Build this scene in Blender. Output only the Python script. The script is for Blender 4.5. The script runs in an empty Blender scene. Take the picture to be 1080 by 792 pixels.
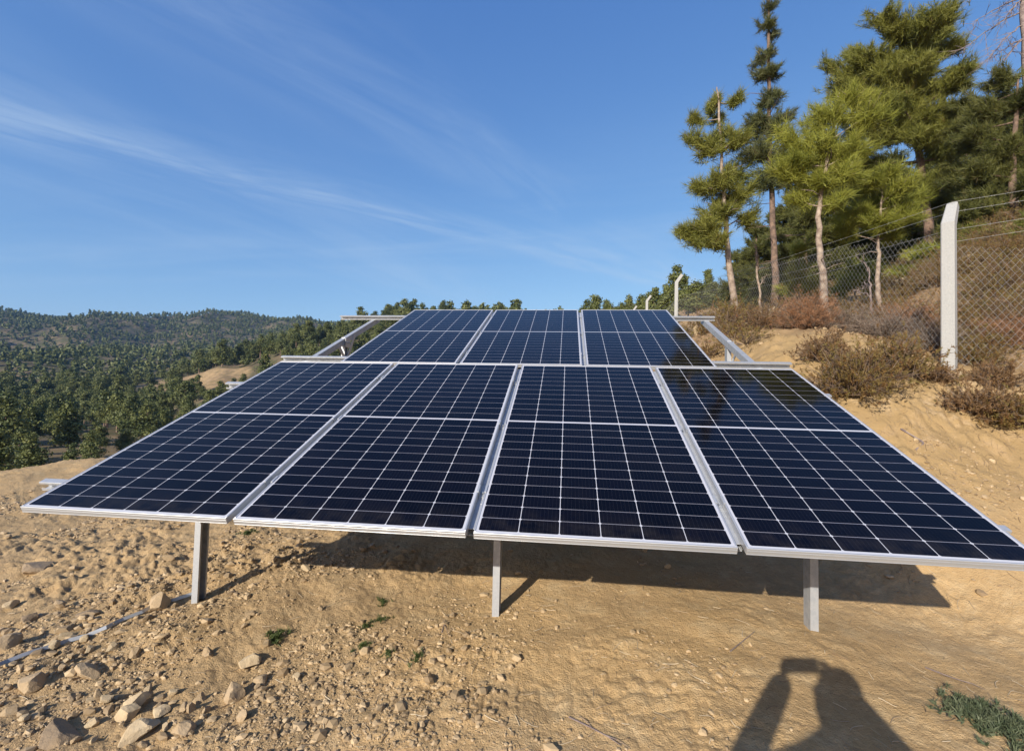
import bpy, math, random
import numpy as np
from mathutils import Matrix, Vector

# ------------------------------------------------------------------ camera, sky, sun, exposure
scene = bpy.context.scene
COL = scene.collection
Z0 = 1.5                                        # eye height above the photographer's feet
FPX, CX, CY = 494.14, 540.0, 396.0
RW = np.array([[0.99296028, 0.1167008, 0.02026842],
               [0.01717045, 0.0274908, -0.99947458],
               [-0.11719668, 0.99278657, 0.02529347]])
cam = bpy.data.cameras.new('camera')
cam.sensor_width = 36.0
cam.lens = 36.0 * FPX / 1080.0
cam.clip_start = 0.02
cam.clip_end = 6000.0
camo = bpy.data.objects.new('camera', cam)
COL.objects.link(camo)
m = Matrix.Identity(4)
for i in range(3):
    m[i][0] = RW[0][i]; m[i][1] = -RW[1][i]; m[i][2] = -RW[2][i]
m[2][3] = Z0
camo.matrix_world = m
scene.camera = camo

SUN = Vector((-0.386, -0.816, 0.4304)).normalized()
sd = bpy.data.lights.new('sun', 'SUN')
sd.energy = 5.0
sd.angle = math.radians(0.5)
sd.color = (1.0, 0.92, 0.79)
so = bpy.data.objects.new('sun', sd)
COL.objects.link(so)
so.rotation_euler = SUN.to_track_quat('Z', 'Y').to_euler()
so.location = (-8, -16, 12)

world = bpy.data.worlds.new("World")
scene.world = world
world.use_nodes = True
scene.view_settings.view_transform = 'Standard'
scene.view_settings.look = 'None'
scene.view_settings.exposure = 0.52
scene.view_settings.gamma = 1.0
SKY_STRENGTH = 0.10
HAZE = 0.00015


class NB:
    """small helper for node expressions"""
    def __init__(s, tree):
        s.t = tree
    def new(s, kind, **kw):
        n = s.t.nodes.new(kind)
        for k, v in kw.items():
            setattr(n, k, v)
        return n
    def link(s, a, b):
        s.t.links.new(a, b)
    def put(s, sock, v):
        if isinstance(v, bpy.types.NodeSocket):
            s.link(v, sock)
        else:
            sock.default_value = v
    def m(s, op, a, b=None, c=None, clamp=False):
        n = s.new('ShaderNodeMath', operation=op, use_clamp=clamp)
        s.put(n.inputs[0], a)
        if b is not None: s.put(n.inputs[1], b)
        if c is not None: s.put(n.inputs[2], c)
        return n.outputs[0]
    def v(s, op, a, b=None):
        n = s.new('ShaderNodeVectorMath', operation=op)
        s.put(n.inputs[0], a)
        if b is not None: s.put(n.inputs[1], b)
        return n.outputs['Value'] if op in ('DOT_PRODUCT', 'LENGTH') else n.outputs[0]
    def mix(s, f, a, b, blend='MIX'):
        n = s.new('ShaderNodeMix', data_type='RGBA', blend_type=blend)
        s.put(n.inputs[0], f); s.put(n.inputs[6], a); s.put(n.inputs[7], b)
        return n.outputs[2]
    def noise(s, vec, scale, detail=4, rough=0.55, dist=0.0):
        n = s.new('ShaderNodeTexNoise')
        if vec is not None: s.link(vec, n.inputs['Vector'])
        n.inputs['Scale'].default_value = scale; n.inputs['Detail'].default_value = detail
        n.inputs['Roughness'].default_value = rough; n.inputs['Distortion'].default_value = dist
        return n.outputs['Fac']
    def ramp(s, f, lo, hi):
        n = s.new('ShaderNodeMapRange'); n.clamp = True; n.interpolation_type = 'SMOOTHSTEP'
        s.put(n.inputs['Value'], f); n.inputs['From Min'].default_value = lo; n.inputs['From Max'].default_value = hi
        return n.outputs[0]
    def attr(s, name):
        return s.new('ShaderNodeAttribute', attribute_name=name).outputs['Fac']


def pix_dir(px, py):
    d = RW.T @ np.array([(px - CX) / FPX, (py - CY) / FPX, 1.0])
    return d


def at(px, py, depth):
    """world point seen at (px, py) of the photograph, depth metres in front of the eye"""
    return pix_dir(px, py) * depth + np.array([0, 0, Z0])


def build_sky():
    w = NB(world.node_tree)
    bg = world.node_tree.nodes['Background']
    sky = w.new('ShaderNodeTexSky', sky_type='NISHITA')
    sky.sun_disc = False
    sky.sun_elevation = math.asin(SUN.z)
    sky.sun_rotation = math.atan2(SUN.x, SUN.y)
    sky.altitude = 900.0
    sky.air_density = 1.0
    sky.dust_density = 2.0
    sky.ozone_density = 4.0
    tc = w.new('ShaderNodeTexCoord').outputs['Generated']
    nrm = w.v('NORMALIZE', tc)
    sep = w.new('ShaderNodeSeparateXYZ'); w.link(nrm, sep.inputs[0])
    # thin cirrus on a high sheet: position on the sheet = direction / height
    h = w.m('MAXIMUM', sep.outputs[2], 0.03)
    px = w.m('DIVIDE', sep.outputs[0], h); py = w.m('DIVIDE', sep.outputs[1], h)
    def band(a, b, width, nscale, gain, seed):
        A = pix_dir(*a); B = pix_dir(*b)
        A = A[:2] / A[2]; B = B[:2] / B[2]
        t = (B - A) / np.linalg.norm(B - A); n = np.array([-t[1], t[0]])
        along = w.m('ADD', w.m('MULTIPLY', px, float(t[0])), w.m('MULTIPLY', py, float(t[1])))
        across = w.m('SUBTRACT', w.m('ADD', w.m('MULTIPLY', px, float(n[0])), w.m('MULTIPLY', py, float(n[1]))), float(A @ n))
        c = w.new('ShaderNodeCombineXYZ')
        w.link(w.m('MULTIPLY', along, 0.55), c.inputs[0]); w.link(w.m('MULTIPLY', across, 2.2), c.inputs[1]); c.inputs[2].default_value = seed
        ns = w.noise(c.outputs[0], nscale, 6, 0.6, 0.6)
        wob = w.m('MULTIPLY', w.m('SUBTRACT', w.noise(c.outputs[0], nscale * 0.4, 2), 0.5), width * 1.6)
        d = w.m('DIVIDE', w.m('ADD', across, wob), width)
        g = w.m('EXPONENT', w.m('MULTIPLY', w.m('MULTIPLY', d, d), -1.0))
        return w.m('MULTIPLY', w.m('MULTIPLY', g, w.ramp(ns, 0.36, 0.78)), gain)
    c1 = band((60, 140), (560, 258), 0.26, 1.5, 0.46, 1.3)
    c2 = band((200, 170), (480, 245), 0.11, 1.6, 0.34, 4.1)
    c3 = band((560, 200), (690, 275), 0.25, 1.2, 0.35, 7.7)
    c4 = band((0, 275), (140, 268), 0.8, 0.5, 0.30, 2.2)
    c5 = band((200, 215), (400, 290), 0.9, 0.6, 0.22, 9.4)
    tot = w.m('ADD', w.m('ADD', w.m('ADD', c1, c2), w.m('ADD', c3, c4)), c5)
    tot = w.m('MULTIPLY', tot, w.ramp(sep.outputs[2], 0.02, 0.2))
    tot = w.m('MINIMUM', tot, 0.6)
    # the camera's colour response to blue: soften the span from zenith to horizon
    sc = w.new('ShaderNodeSeparateColor'); w.link(sky.outputs[0], sc.inputs[0])
    cc = w.new('ShaderNodeCombineColor')
    for k, (gain, pw) in enumerate(((1.06, 1.0), (1.42, 0.78), (2.60, 0.47))):
        w.link(w.m('MULTIPLY', w.m('POWER', sc.outputs[k], pw), gain), cc.inputs[k])
    col = w.mix(tot, cc.outputs[0], (3.6, 4.6, 5.9, 1))
    w.link(col, bg.inputs['Color'])
    bg.inputs['Strength'].default_value = SKY_STRENGTH


build_sky()

# ------------------------------------------------------------------ helpers
rng = np.random.default_rng(7)
random.seed(7)


def set_props(o, label=None, cat=None, group=None, kind=None):
    if label: o['label'] = label
    if cat: o['category'] = cat
    if group: o['group'] = group
    if kind: o['kind'] = kind
    return o


def empty(name, loc, label=None, cat=None, group=None, rot=(0, 0, 0)):
    o = bpy.data.objects.new(name, None)
    o.empty_display_size = 0.2
    COL.objects.link(o)
    o.location = [float(c) for c in loc]; o.rotation_euler = rot
    return set_props(o, label, cat, group)


def link_mesh(name, me, mats, parent=None):
    o = bpy.data.objects.new(name, me)
    COL.objects.link(o)
    for mt in (mats if isinstance(mats, (list, tuple)) else [mats]):
        me.materials.append(mt)
    if parent is not None: o.parent = parent
    return o


def np_mesh(name, V, F, attrs=None, matidx=None, smooth=False):
    """V (n,3), F (m,k) with one k, or a list of such arrays"""
    Fs = F if isinstance(F, list) else [F]
    Fs = [np.asarray(f, dtype=np.int32) for f in Fs if len(f)]
    me = bpy.data.meshes.new(name)
    V = np.asarray(V, dtype=np.float32)
    me.vertices.add(len(V)); me.vertices.foreach_set('co', V.ravel())
    loops = np.concatenate([f.ravel() for f in Fs])
    counts = np.concatenate([np.full(len(f), f.shape[1], dtype=np.int32) for f in Fs])
    starts = np.concatenate([[0], np.cumsum(counts)[:-1]]).astype(np.int32)
    me.loops.add(len(loops)); me.loops.foreach_set('vertex_index', loops)
    me.polygons.add(len(counts)); me.polygons.foreach_set('loop_start', starts)
    if matidx is not None: me.polygons.foreach_set('material_index', np.asarray(matidx, dtype=np.int32))
    me.polygons.foreach_set('use_smooth', np.full(len(counts), smooth, dtype=bool))
    for k, a in (attrs or {}).items():
        at_ = me.attributes.new(k, 'FLOAT', 'POINT')
        at_.data.foreach_set('value', np.asarray(a, dtype=np.float32))
    me.update(calc_edges=True)
    return me


class MB:
    """collects quads and triangles into one mesh"""
    def __init__(s):
        s.V = []; s.Q = []; s.T = []; s.n = 0; s.A = []
    def add(s, V, Q=None, T=None, tint=0.0):
        V = np.asarray(V, dtype=float).reshape(-1, 3)
        s.V.append(V)
        if Q is not None and len(Q): s.Q.append(np.asarray(Q) + s.n)
        if T is not None and len(T): s.T.append(np.asarray(T) + s.n)
        s.A.append(np.broadcast_to(np.asarray(tint, dtype=float), (len(V),)))
        s.n += len(V)
    def box(s, lo, hi, X=None):
        """axis box, bevelled a little along its edges by chamfered corners; X maps local -> final"""
        lo = np.array(lo, float); hi = np.array(hi, float)
        b = min(0.0016, 0.2 * (hi - lo).min())
        vs = []
        for sx in (0, 1):
            for sy in (0, 1):
                for sz in (0, 1):
                    c = np.where([sx, sy, sz], hi, lo); d = np.where([sx, sy, sz], -1, 1) * b
                    for ax in range(3):
                        p = c.copy()
                        for k in range(3):
                            if k != ax: p[k] += d[k]
                        vs.append(p)   # vertex lying on the face normal to ax
        idx = lambda sx, sy, sz, ax: ((sx * 2 + sy) * 2 + sz) * 3 + ax
        q = []; t = []
        for ax in range(3):
            u, v = [(1, 2), (2, 0), (0, 1)][ax]
            for sgn in (0, 1):
                ring = []
                for a, bb in ((0, 0), (1, 0), (1, 1), (0, 1)):
                    k = [0, 0, 0]; k[ax] = sgn; k[u] = a; k[v] = bb
                    ring.append(idx(*k, ax))
                q.append(ring if sgn else ring[::-1])
        for ax in range(3):
            u, v = [(1, 2), (2, 0), (0, 1)][ax]
            for a in (0, 1):
                for bb in (0, 1):
                    k0 = [0, 0, 0]; k0[u] = a; k0[v] = bb
                    k1 = list(k0); k1[ax] = 1
                    r = [idx(*k0, u), idx(*k1, u), idx(*k1, v), idx(*k0, v)]
                    q.append(r if (a ^ bb) else r[::-1])
        for sx in (0, 1):
            for sy in (0, 1):
                for sz in (0, 1):
                    r = [idx(sx, sy, sz, 0), idx(sx, sy, sz, 1), idx(sx, sy, sz, 2)]
                    t.append(r if (sx + sy + sz) % 2 else r[::-1])
        vs = np.array(vs)
        if X is not None: vs = X(vs)
        s.add(vs, q, t)
    def bar(s, a, b, w, h, up=(0, 0, 1)):
        a = np.array(a, float); b = np.array(b, float)
        d = b - a; L = np.linalg.norm(d); d /= L
        up = np.array(up, float); sd_ = np.cross(d, up); sd_ /= np.linalg.norm(sd_); u = np.cross(sd_, d)
        s.box((0, -w / 2, -h / 2), (L, w / 2, h / 2), lambda v: a + v[:, :1] * d + v[:, 1:2] * -sd_ + v[:, 2:] * u)
    def channel(s, a, b, w, h, t=0.003, up=(0, 0, 1), lip=0.014):
        """C-section: web on one side, flanges and lips opening to the other"""
        a = np.array(a, float); b = np.array(b, float)
        d = b - a; L = np.linalg.norm(d); d /= L
        up = np.array(up, float); sd_ = np.cross(d, up); sd_ /= np.linalg.norm(sd_); u = np.cross(sd_, d)
        X = lambda v: a + v[:, :1] * d + v[:, 1:2] * sd_ + v[:, 2:] * u
        s.box((0, -w / 2, -h / 2 + t), (L, -w / 2 + t, h / 2 - t), X)
        for sg in (-1, 1):
            z = sorted((sg * h / 2, sg * (h / 2 - t)))
            s.box((0, -w / 2, z[0]), (L, w / 2, z[1]), X)
            z = sorted((sg * (h / 2 - t), sg * (h / 2 - lip)))
            s.box((0, w / 2 - t, z[0]), (L, w / 2, z[1]), X)
    def tube(s, path, radii, n=6, tint=0.0, caps=True, rough=0.0):
        path = np.asarray(path, float); k = len(path)
        radii = np.broadcast_to(np.asarray(radii, float), (k,))
        tan = np.gradient(path, axis=0); tan /= np.linalg.norm(tan, axis=1)[:, None] + 1e-12
        ref = np.array([0.0, 0, 1]) if abs(tan[0][2]) < 0.9 else np.array([1.0, 0, 0])
        vs = []
        a = np.arange(n) * 2 * np.pi / n
        for i in range(k):
            x = np.cross(tan[i], ref); x /= np.linalg.norm(x) + 1e-12
            y = np.cross(tan[i], x); ref = np.cross(x, tan[i])
            r = radii[i] * (1 + rough * (rng.random(n) - 0.5))
            vs.append(path[i] + (np.cos(a) * r)[:, None] * x + (np.sin(a) * r)[:, None] * y)
        q = []
        for i in range(k - 1):
            for j in range(n):
                j2 = (j + 1) % n
                q.append((i * n + j, i * n + j2, (i + 1) * n + j2, (i + 1) * n + j))
        V = np.concatenate(vs); t = []
        if caps:
            V = np.concatenate([V, path[:1], path[-1:]])
            c0, c1 = k * n, k * n + 1
            for j in range(n):
                j2 = (j + 1) % n
                t.append((c0, j2, j)); t.append((c1, (k - 1) * n + j, (k - 1) * n + j2))
        s.add(V, q, t, tint)
    def mesh(s, name, smooth=False):
        V = np.concatenate(s.V)
        F = []
        if s.Q: F.append(np.concatenate(s.Q))
        if s.T: F.append(np.concatenate(s.T))
        return np_mesh(name, V, F, {'tint': np.concatenate(s.A)}, smooth=smooth)
    def build(s, name, mats, parent=None, smooth=False):
        return link_mesh(name, s.mesh(name, smooth), mats, parent)


def hash2(ix, iy, seed):
    h = (ix.astype(np.int64) * 374761393 + iy.astype(np.int64) * 668265263 + seed * 974711) & 0xFFFFFFFF
    h = ((h ^ (h >> 13)) * 1274126177) & 0xFFFFFFFF
    h = h ^ (h >> 16)
    return (h & 0xFFFFFF) / float(0xFFFFFF)


def vnoise(x, y, seed=0):
    ix = np.floor(x); iy = np.floor(y); fx = x - ix; fy = y - iy
    fx = fx * fx * fx * (fx * (fx * 6 - 15) + 10); fy = fy * fy * fy * (fy * (fy * 6 - 15) + 10)
    a = hash2(ix, iy, seed); b = hash2(ix + 1, iy, seed); c = hash2(ix, iy + 1, seed); d = hash2(ix + 1, iy + 1, seed)
    return (a + (b - a) * fx) + ((c + (d - c) * fx) - (a + (b - a) * fx)) * fy - 0.5


def fbm(x, y, oct=4, seed=0, g=0.5):
    s = 0; a = 1.0
    for o in range(oct):
        s = s + a * vnoise(x * 2 ** o + 17.3 * o, y * 2 ** o - 9.1 * o, seed + o); a *= g
    return s


def sstep(a, b, x):
    t = np.clip((x - a) / (b - a), 0, 1); return t * t * (3 - 2 * t)

# ------------------------------------------------------------------ materials
def material(name, col, rough=0.6, metal=0.0, noise=None, spec=None, bump=None):
    """noise = (scale, amount, second colour); bump = (scale, strength, distance)"""
    mt = bpy.data.materials.new(name); mt.use_nodes = True
    b = NB(mt.node_tree); p = mt.node_tree.nodes['Principled BSDF']
    p.inputs['Base Color'].default_value = (*col, 1); p.inputs['Roughness'].default_value = rough; p.inputs['Metallic'].default_value = metal
    if spec is not None: p.inputs['Specular IOR Level'].default_value = spec
    oc = b.new('ShaderNodeTexCoord').outputs['Object']
    if noise:
        f = b.ramp(b.noise(oc, noise[0], 5, 0.6), 0.5 - noise[1], 0.5 + noise[1])
        b.link(b.mix(f, (*col, 1), (*noise[2], 1)), p.inputs['Base Color'])
        b.link(b.m('ADD', rough - 0.08, b.m('MULTIPLY', f, 0.16)), p.inputs['Roughness'])
    if bump:
        n = b.new('ShaderNodeBump'); n.inputs['Strength'].default_value = bump[1]; n.inputs['Distance'].default_value = bump[2]
        b.link(b.noise(oc, bump[0], 6, 0.65), n.inputs['Height']); b.link(n.outputs[0], p.inputs['Normal'])
    return mt


def foliage_material(name, c0, c1, c2=None, trans=0.3):
    """leaf colour runs from c0 to c1 by each clump's own random tint; c2 for the dry ones"""
    mt = bpy.data.materials.new(name); mt.use_nodes = True
    b = NB(mt.node_tree); nt = mt.node_tree; p = nt.nodes['Principled BSDF']
    t = b.attr('tint')
    col = b.mix(t, (*c0, 1), (*c1, 1))
    if c2: col = b.mix(b.ramp(t, 0.93, 0.97), col, (*c2, 1))
    b.link(col, p.inputs['Base Color']); p.inputs['Roughness'].default_value = 0.55; p.inputs['Specular IOR Level'].default_value = 0.25
    tr = b.new('ShaderNodeBsdfTranslucent'); b.link(col, tr.inputs['Color'])
    mx = b.new('ShaderNodeMixShader'); mx.inputs[0].default_value = trans
    b.link(p.outputs[0], mx.inputs[1]); b.link(tr.outputs[0], mx.inputs[2])
    b.link(mx.outputs[0], nt.nodes['Material Output'].inputs['Surface'])
    return mt


M = {}
M['bark'] = material('bark', (0.23, 0.15, 0.105), 0.9, noise=(9, 0.18, (0.10, 0.07, 0.055)), bump=(28, 0.8, 0.03))
M['pale_bark'] = material('pale_bark', (0.36, 0.29, 0.23), 0.9, noise=(12, 0.2, (0.18, 0.13, 0.10)), bump=(30, 0.6, 0.02))
M['dead_wood'] = material('dead_wood', (0.25, 0.20, 0.18), 0.9, noise=(14, 0.2, (0.12, 0.09, 0.09)))
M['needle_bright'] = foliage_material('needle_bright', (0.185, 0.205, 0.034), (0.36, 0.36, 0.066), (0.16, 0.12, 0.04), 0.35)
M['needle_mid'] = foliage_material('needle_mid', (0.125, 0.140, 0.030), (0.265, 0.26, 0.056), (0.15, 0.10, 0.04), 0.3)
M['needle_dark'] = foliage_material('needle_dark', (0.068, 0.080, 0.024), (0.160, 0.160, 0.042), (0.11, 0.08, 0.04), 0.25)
M['needle_grey'] = foliage_material('needle_grey', (0.075, 0.092, 0.034), (0.165, 0.17, 0.065), (0.14, 0.09, 0.05), 0.25)
M['forest_leaf'] = foliage_material('forest_leaf', (0.066, 0.086, 0.028), (0.172, 0.184, 0.058), None, 0.2)
M['brush_leaf'] = foliage_material('brush_leaf', (0.18, 0.088, 0.034), (0.215, 0.18, 0.058), (0.27, 0.13, 0.06), 0.25)
M['brown_brush'] = foliage_material('brown_brush', (0.15, 0.085, 0.04), (0.24, 0.15, 0.075), (0.12, 0.12, 0.04), 0.2)
M['rust_brush'] = foliage_material('rust_brush', (0.25, 0.115, 0.05), (0.36, 0.20, 0.11), None, 0.2)
M['grey_brush'] = foliage_material('grey_brush', (0.17, 0.13, 0.10), (0.28, 0.23, 0.185), None, 0.15)
M['twig_brown'] = foliage_material('twig_brown', (0.085, 0.055, 0.04), (0.20, 0.15, 0.11), None, 0.0)
M['weed'] = foliage_material('weed', (0.05, 0.08, 0.03), (0.12, 0.15, 0.05), None, 0.3)
M['weed_grey'] = foliage_material('weed_grey', (0.06, 0.085, 0.045), (0.15, 0.17, 0.10), None, 0.25)
M['rock'] = material('rock', (0.40, 0.30, 0.19), 0.95, noise=(5, 0.25, (0.33, 0.235, 0.13)), bump=(22, 0.5, 0.02))
M['pale_rock'] = material('pale_rock', (0.50, 0.40, 0.26), 0.95, noise=(7, 0.25, (0.38, 0.285, 0.17)), bump=(22, 0.5, 0.02))
M['dark_rock'] = material('dark_rock', (0.20, 0.15, 0.10), 0.9, noise=(7, 0.25, (0.30, 0.21, 0.12)), bump=(22, 0.5, 0.02))
M['pebble'] = foliage_material('pebble', (0.22, 0.155, 0.088), (0.45, 0.335, 0.20), None, 0.0)
M['litter'] = foliage_material('litter', (0.13, 0.085, 0.05), (0.50, 0.42, 0.30), None, 0.0)
M['aluminium'] = material('aluminium', (0.50, 0.51, 0.53), 0.42, 0.55, noise=(12, 0.3, (0.46, 0.47, 0.49)))
M['galvanised'] = material('galvanised', (0.48, 0.50, 0.53), 0.5, 0.5, noise=(24, 0.2, (0.37, 0.39, 0.42)), bump=(60, 0.1, 0.002))
M['wire'] = material('wire', (0.34, 0.34, 0.33), 0.6, 0.3)
M['backsheet'] = material('backsheet', (0.05, 0.05, 0.055), 0.6)
M['black_plastic'] = material('black_plastic', (0.02, 0.02, 0.022), 0.45)
M['concrete'] = material('concrete', (0.37, 0.37, 0.36), 0.9, noise=(70, 0.3, (0.30, 0.30, 0.295)), bump=(45, 0.35, 0.01))
M['skin'] = material('skin', (0.45, 0.27, 0.19), 0.6)
M['jacket'] = material('jacket', (0.05, 0.06, 0.09), 0.85)
M['trousers'] = material('trousers', (0.06, 0.07, 0.10), 0.85)
M['hair'] = material('hair', (0.03, 0.022, 0.018), 0.6)

# ------------------------------------------------------------------ terrain
TILT = math.radians(22)
CT, ST = math.cos(TILT), math.sin(TILT)
OA = np.array([-2.74696, 2.08705, -0.65471 + Z0])       # front left lower corner of the array's top face
PW, PH, GAP = 1.134, 2.2964, 0.0359


def pl(x, v, n=0.0):
    return OA + np.array([x, v * CT - n * ST, v * ST + n * CT])


AZ = [-180, -120, -62.3, -47.5, -38.3, -31.3, -23, -12.6, 0, 11.4, 24, 36, 47.5, 62.8, 110, 180]
RK = [14, 22, 40, 70, 100, 130, 170, 250, 400, 500, 620, 850, 1000, 1600]
# elevation of the ground in photograph pixels above the eye's level, per bearing and distance
ET = {-62.3: [-110, -125, -125, -105, -82, -62, -45, -15, 15, 20, 25, 60, 60, 20],
      -47.5: [-125, -140, -130, -105, -85, -65, -45, -18, 20, 26, 28, 61, 63, 30],
      -38.3: [-118, -132, -122, -98, -75, -52, -28, -2, 24, 30, 32, 62, 64, 30],
      -31.3: [-110, -122, -106, -80, -50, -16, 16, 12, 28, 33, 34, 63, 65, 30],
      -23: [-100, -108, -90, -60, -20, 14, 38, 36, 44, 44, 44, 63, 65, 30],
      -12.6: [-88, -90, -70, -40, 0, 33, 59, 55, 55, 55, 55, 62, 64, 30],
      0: [-70, -70, -50, -20, 10, 35, 58, 60, 60, 60, 60, 60, 60, 30],
      11.4: [0, 22, 50, 62, 66, 68, 70, 70, 70, 70, 70, 65, 60, 30],
      24: [56, 70, 82, 90, 92, 92, 90, 85, 80, 75, 70, 65, 60, 30],
      36: [92, 112, 126, 132, 134, 130, 120, 100, 90, 80, 70, 65, 60, 30],
      47.5: [150, 188, 206, 212, 206, 190, 165, 130, 100, 90, 80, 65, 60, 30],
      62.8: [200, 240, 255, 255, 240, 215, 180, 140, 110, 90, 80, 65, 60, 30]}
ZT = {110: [2.5, 4.5, 8, 12, 15, 17, 18, 18, 18, 16, 14, 10, 5, 0],
      180: [-1.7, -2, -3, -5, -7, -9, -11, -14, -16, -16, -16, -14, -10, -8],
      -120: [-3, -5, -8, -13, -17, -20, -22, -24, -22, -20, -16, -8, 0, 0]}
ZT[-180] = ZT[180]
ZTAB = []
for a in AZ:
    if a in ET:
        c = max(math.cos(math.radians(a)), 0.25)
        ZTAB.append([e / FPX * r * c for e, r in zip(ET[a], RK)])
    else:
        ZTAB.append(ZT[a])
ZTAB = np.array(ZTAB); AZ = np.array(AZ, float); LRK = np.log(np.array(RK, float))
YAW = math.atan2(RW[2][0], RW[2][1])


def far_height(x, y):
    r = np.hypot(x, y); az = np.degrees(np.arctan2(x, y) - YAW); az = (az + 180) % 360 - 180
    lr = np.clip(np.log(np.maximum(r, 1e-3)), LRK[0], LRK[-1] - 1e-6)
    i = np.clip(np.searchsorted(AZ, az, side='right') - 1, 0, len(AZ) - 2)
    j = np.clip(np.searchsorted(LRK, lr, side='right') - 1, 0, len(LRK) - 2)
    u = (az - AZ[i]) / (AZ[i + 1] - AZ[i]); v = (lr - LRK[j]) / (LRK[j + 1] - LRK[j])
    u = u * u * (3 - 2 * u)
    v = 0.4 * v + 0.6 * v * v * (3 - 2 * v)
    z = (ZTAB[i, j] * (1 - u) + ZTAB[i + 1, j] * u) * (1 - v) + (ZTAB[i, j + 1] * (1 - u) + ZTAB[i + 1, j + 1] * u) * v
    k = sstep(30, 90, r)
    z = z + k * np.minimum(r / 130.0, 3.5) * (fbm(x / 38.0, y / 38.0, 3, 31) * 3.0 + fbm(x / 110.0, y / 110.0, 2, 41) * 5.0)
    return z + Z0


CPS = [(-2.47, 2.95, -1.487), (-.417, 2.95, -1.409), (1.434, 2.95, -1.352), (-2.08, 3.5, -1.43), (.3, 3.5, -1.36), (2.53, 3.45, -1.40),
       (0, 0, -1.5), (-3, 0, -1.62), (3, 0, -1.45), (0, -4, -1.5), (-6, -4, -1.9), (6, -4, -1.1), (-1.5, 1.6, -1.52), (1.5, 1.6, -1.43),
       (-5, 3, -1.58), (-6, 5.5, -1.55), (-3, 5.5, -1.42), (-3, 8, -1.5), (0, 5.5, -1.28), (1.3, 5.2, -1.2), (0, 8, -1.0), (1.6, 7.6, -.55),
       (-9, 6.5, -1.55), (-8.9, 7.8, -1.5), (-9, 3, -1.75), (-11.5, 9.5, -2.6), (-12, 4, -2.2), (-3, 11, -1.9), (0, 12, -.9),
       (4, 1.5, -1.38), (5.5, 0, -1.2), (2.2, 4.6, -.95)]
for px, py, d in [(1080, 555, 3.6), (1010, 560, 3.55), (1080, 500, 4.2), (950, 440, 4.8), (900, 408, 5.3), (1001, 388, 5.9), (800, 386, 6.5), (740, 350, 9),
                  (775, 357, 10), (872, 354, 9), (818, 330, 13), (928, 332, 10), (1080, 272, 9.5), (1085, 388, 5.9), (960, 302, 13), (1200, 520, 3.6), (1250, 400, 5)]:
    p = at(px, py, d); CPS.append((p[0], p[1], p[2] - Z0))
for a in range(-180, 180, 15):
    for r in (15.0, 19.0):
        th = math.radians(a) + YAW
        x, y = r * math.sin(th), r * math.cos(th)
        CPS.append((x, y, float(far_height(np.array([x]), np.array([y]))[0]) - Z0))
CPS = np.array(CPS)


def tps_fit(P, lam=0.02):
    n = len(P); X = P[:, :2]
    d2 = ((X[:, None] - X[None]) ** 2).sum(2)
    K = 0.5 * d2 * np.log(d2 + 1e-9) + lam * np.eye(n)
    A = np.zeros((n + 3, n + 3)); A[:n, :n] = K; A[:n, n] = 1; A[:n, n + 1:] = X; A[n:, :n] = A[:n, n:].T
    return np.linalg.solve(A, np.concatenate([P[:, 2], np.zeros(3)]))


TPW = tps_fit(CPS)


def near_height(x, y):
    out = np.full(x.shape, TPW[len(CPS)]) + TPW[-2] * x + TPW[-1] * y
    for (cx, cy, _), w in zip(CPS, TPW[:len(CPS)]):
        d2 = (x - cx) ** 2 + (y - cy) ** 2
        out += w * 0.5 * d2 * np.log(d2 + 1e-9)
    return out + Z0


def height(x, y, detail=True):
    x = np.atleast_1d(np.asarray(x, float)); y = np.atleast_1d(np.asarray(y, float))
    r = np.hypot(x, y); z = np.zeros(x.shape)
    nr = r < 18
    k = sstep(13, 17.5, r)
    if nr.any(): z[nr] += near_height(x[nr], y[nr]) * (1 - k[nr])
    fr = r > 13
    if fr.any(): z[fr] += far_height(x[fr], y[fr]) * k[fr]
    if detail:
        nn = r < 26
        xn, yn = x[nn], y[nn]
        f = 1 - sstep(14, 26, r[nn])
        left = rough_left(xn, yn)
        bank = sstep(-1.2, -0.3, z[nn] - Z0)
        d = fbm(xn / 1.3, yn / 1.3, 3, 3) * 0.05
        d += fbm(xn / 0.33, yn / 0.33, 3, 9) * (0.020 + 0.016 * left + 0.035 * bank)
        # clods: ridged, broken lumps that stand up from the dust
        wx = xn + 0.05 * vnoise(xn / .12, yn / .12, 70); wy = yn + 0.05 * vnoise(xn / .12, yn / .12, 71)
        patch = np.clip(0.35 + 1.8 * fbm(xn / .6, yn / .6, 3, 33), 0, 1.3)
        c1 = np.abs(vnoise(wx / .085, wy / .085, 14)) + .6 * np.abs(vnoise(wx / .042, wy / .042, 15)) + .3 * np.abs(vnoise(wx / .022, wy / .022, 16))
        d += c1 * patch * (0.016 + 0.048 * left + 0.075 * bank)
        d += bank * np.clip(fbm(wx / .16, wy / .16, 3, 44), 0, 1) ** 1.5 * .11
        d += vnoise(wx / .03, wy / .03, 18) * (0.004 + .006 * left)
        z[nn] += d * f
    return z


def rough_left(x, y):
    return sstep(0.4, -1.2, x + 0.35 * (y - 1.5)) * sstep(6, 3.5, y) * 0.9 + 0.1 + 0.5 * sstep(-4, -7, x)


def hz(x, y):
    return float(height(np.array([x]), np.array([y]))[0])


def drop(px, py, d0=1.5, d1=60):
    """the ground point seen at (px, py)"""
    ds = np.geomspace(d0, d1, 400)
    P = pix_dir(px, py)[None] * ds[:, None] + np.array([0, 0, Z0])
    below = P[:, 2] < height(P[:, 0], P[:, 1])
    i = int(np.argmax(below)) if below.any() else len(ds) - 1
    return np.array([P[i, 0], P[i, 1], hz(P[i, 0], P[i, 1])])


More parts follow.
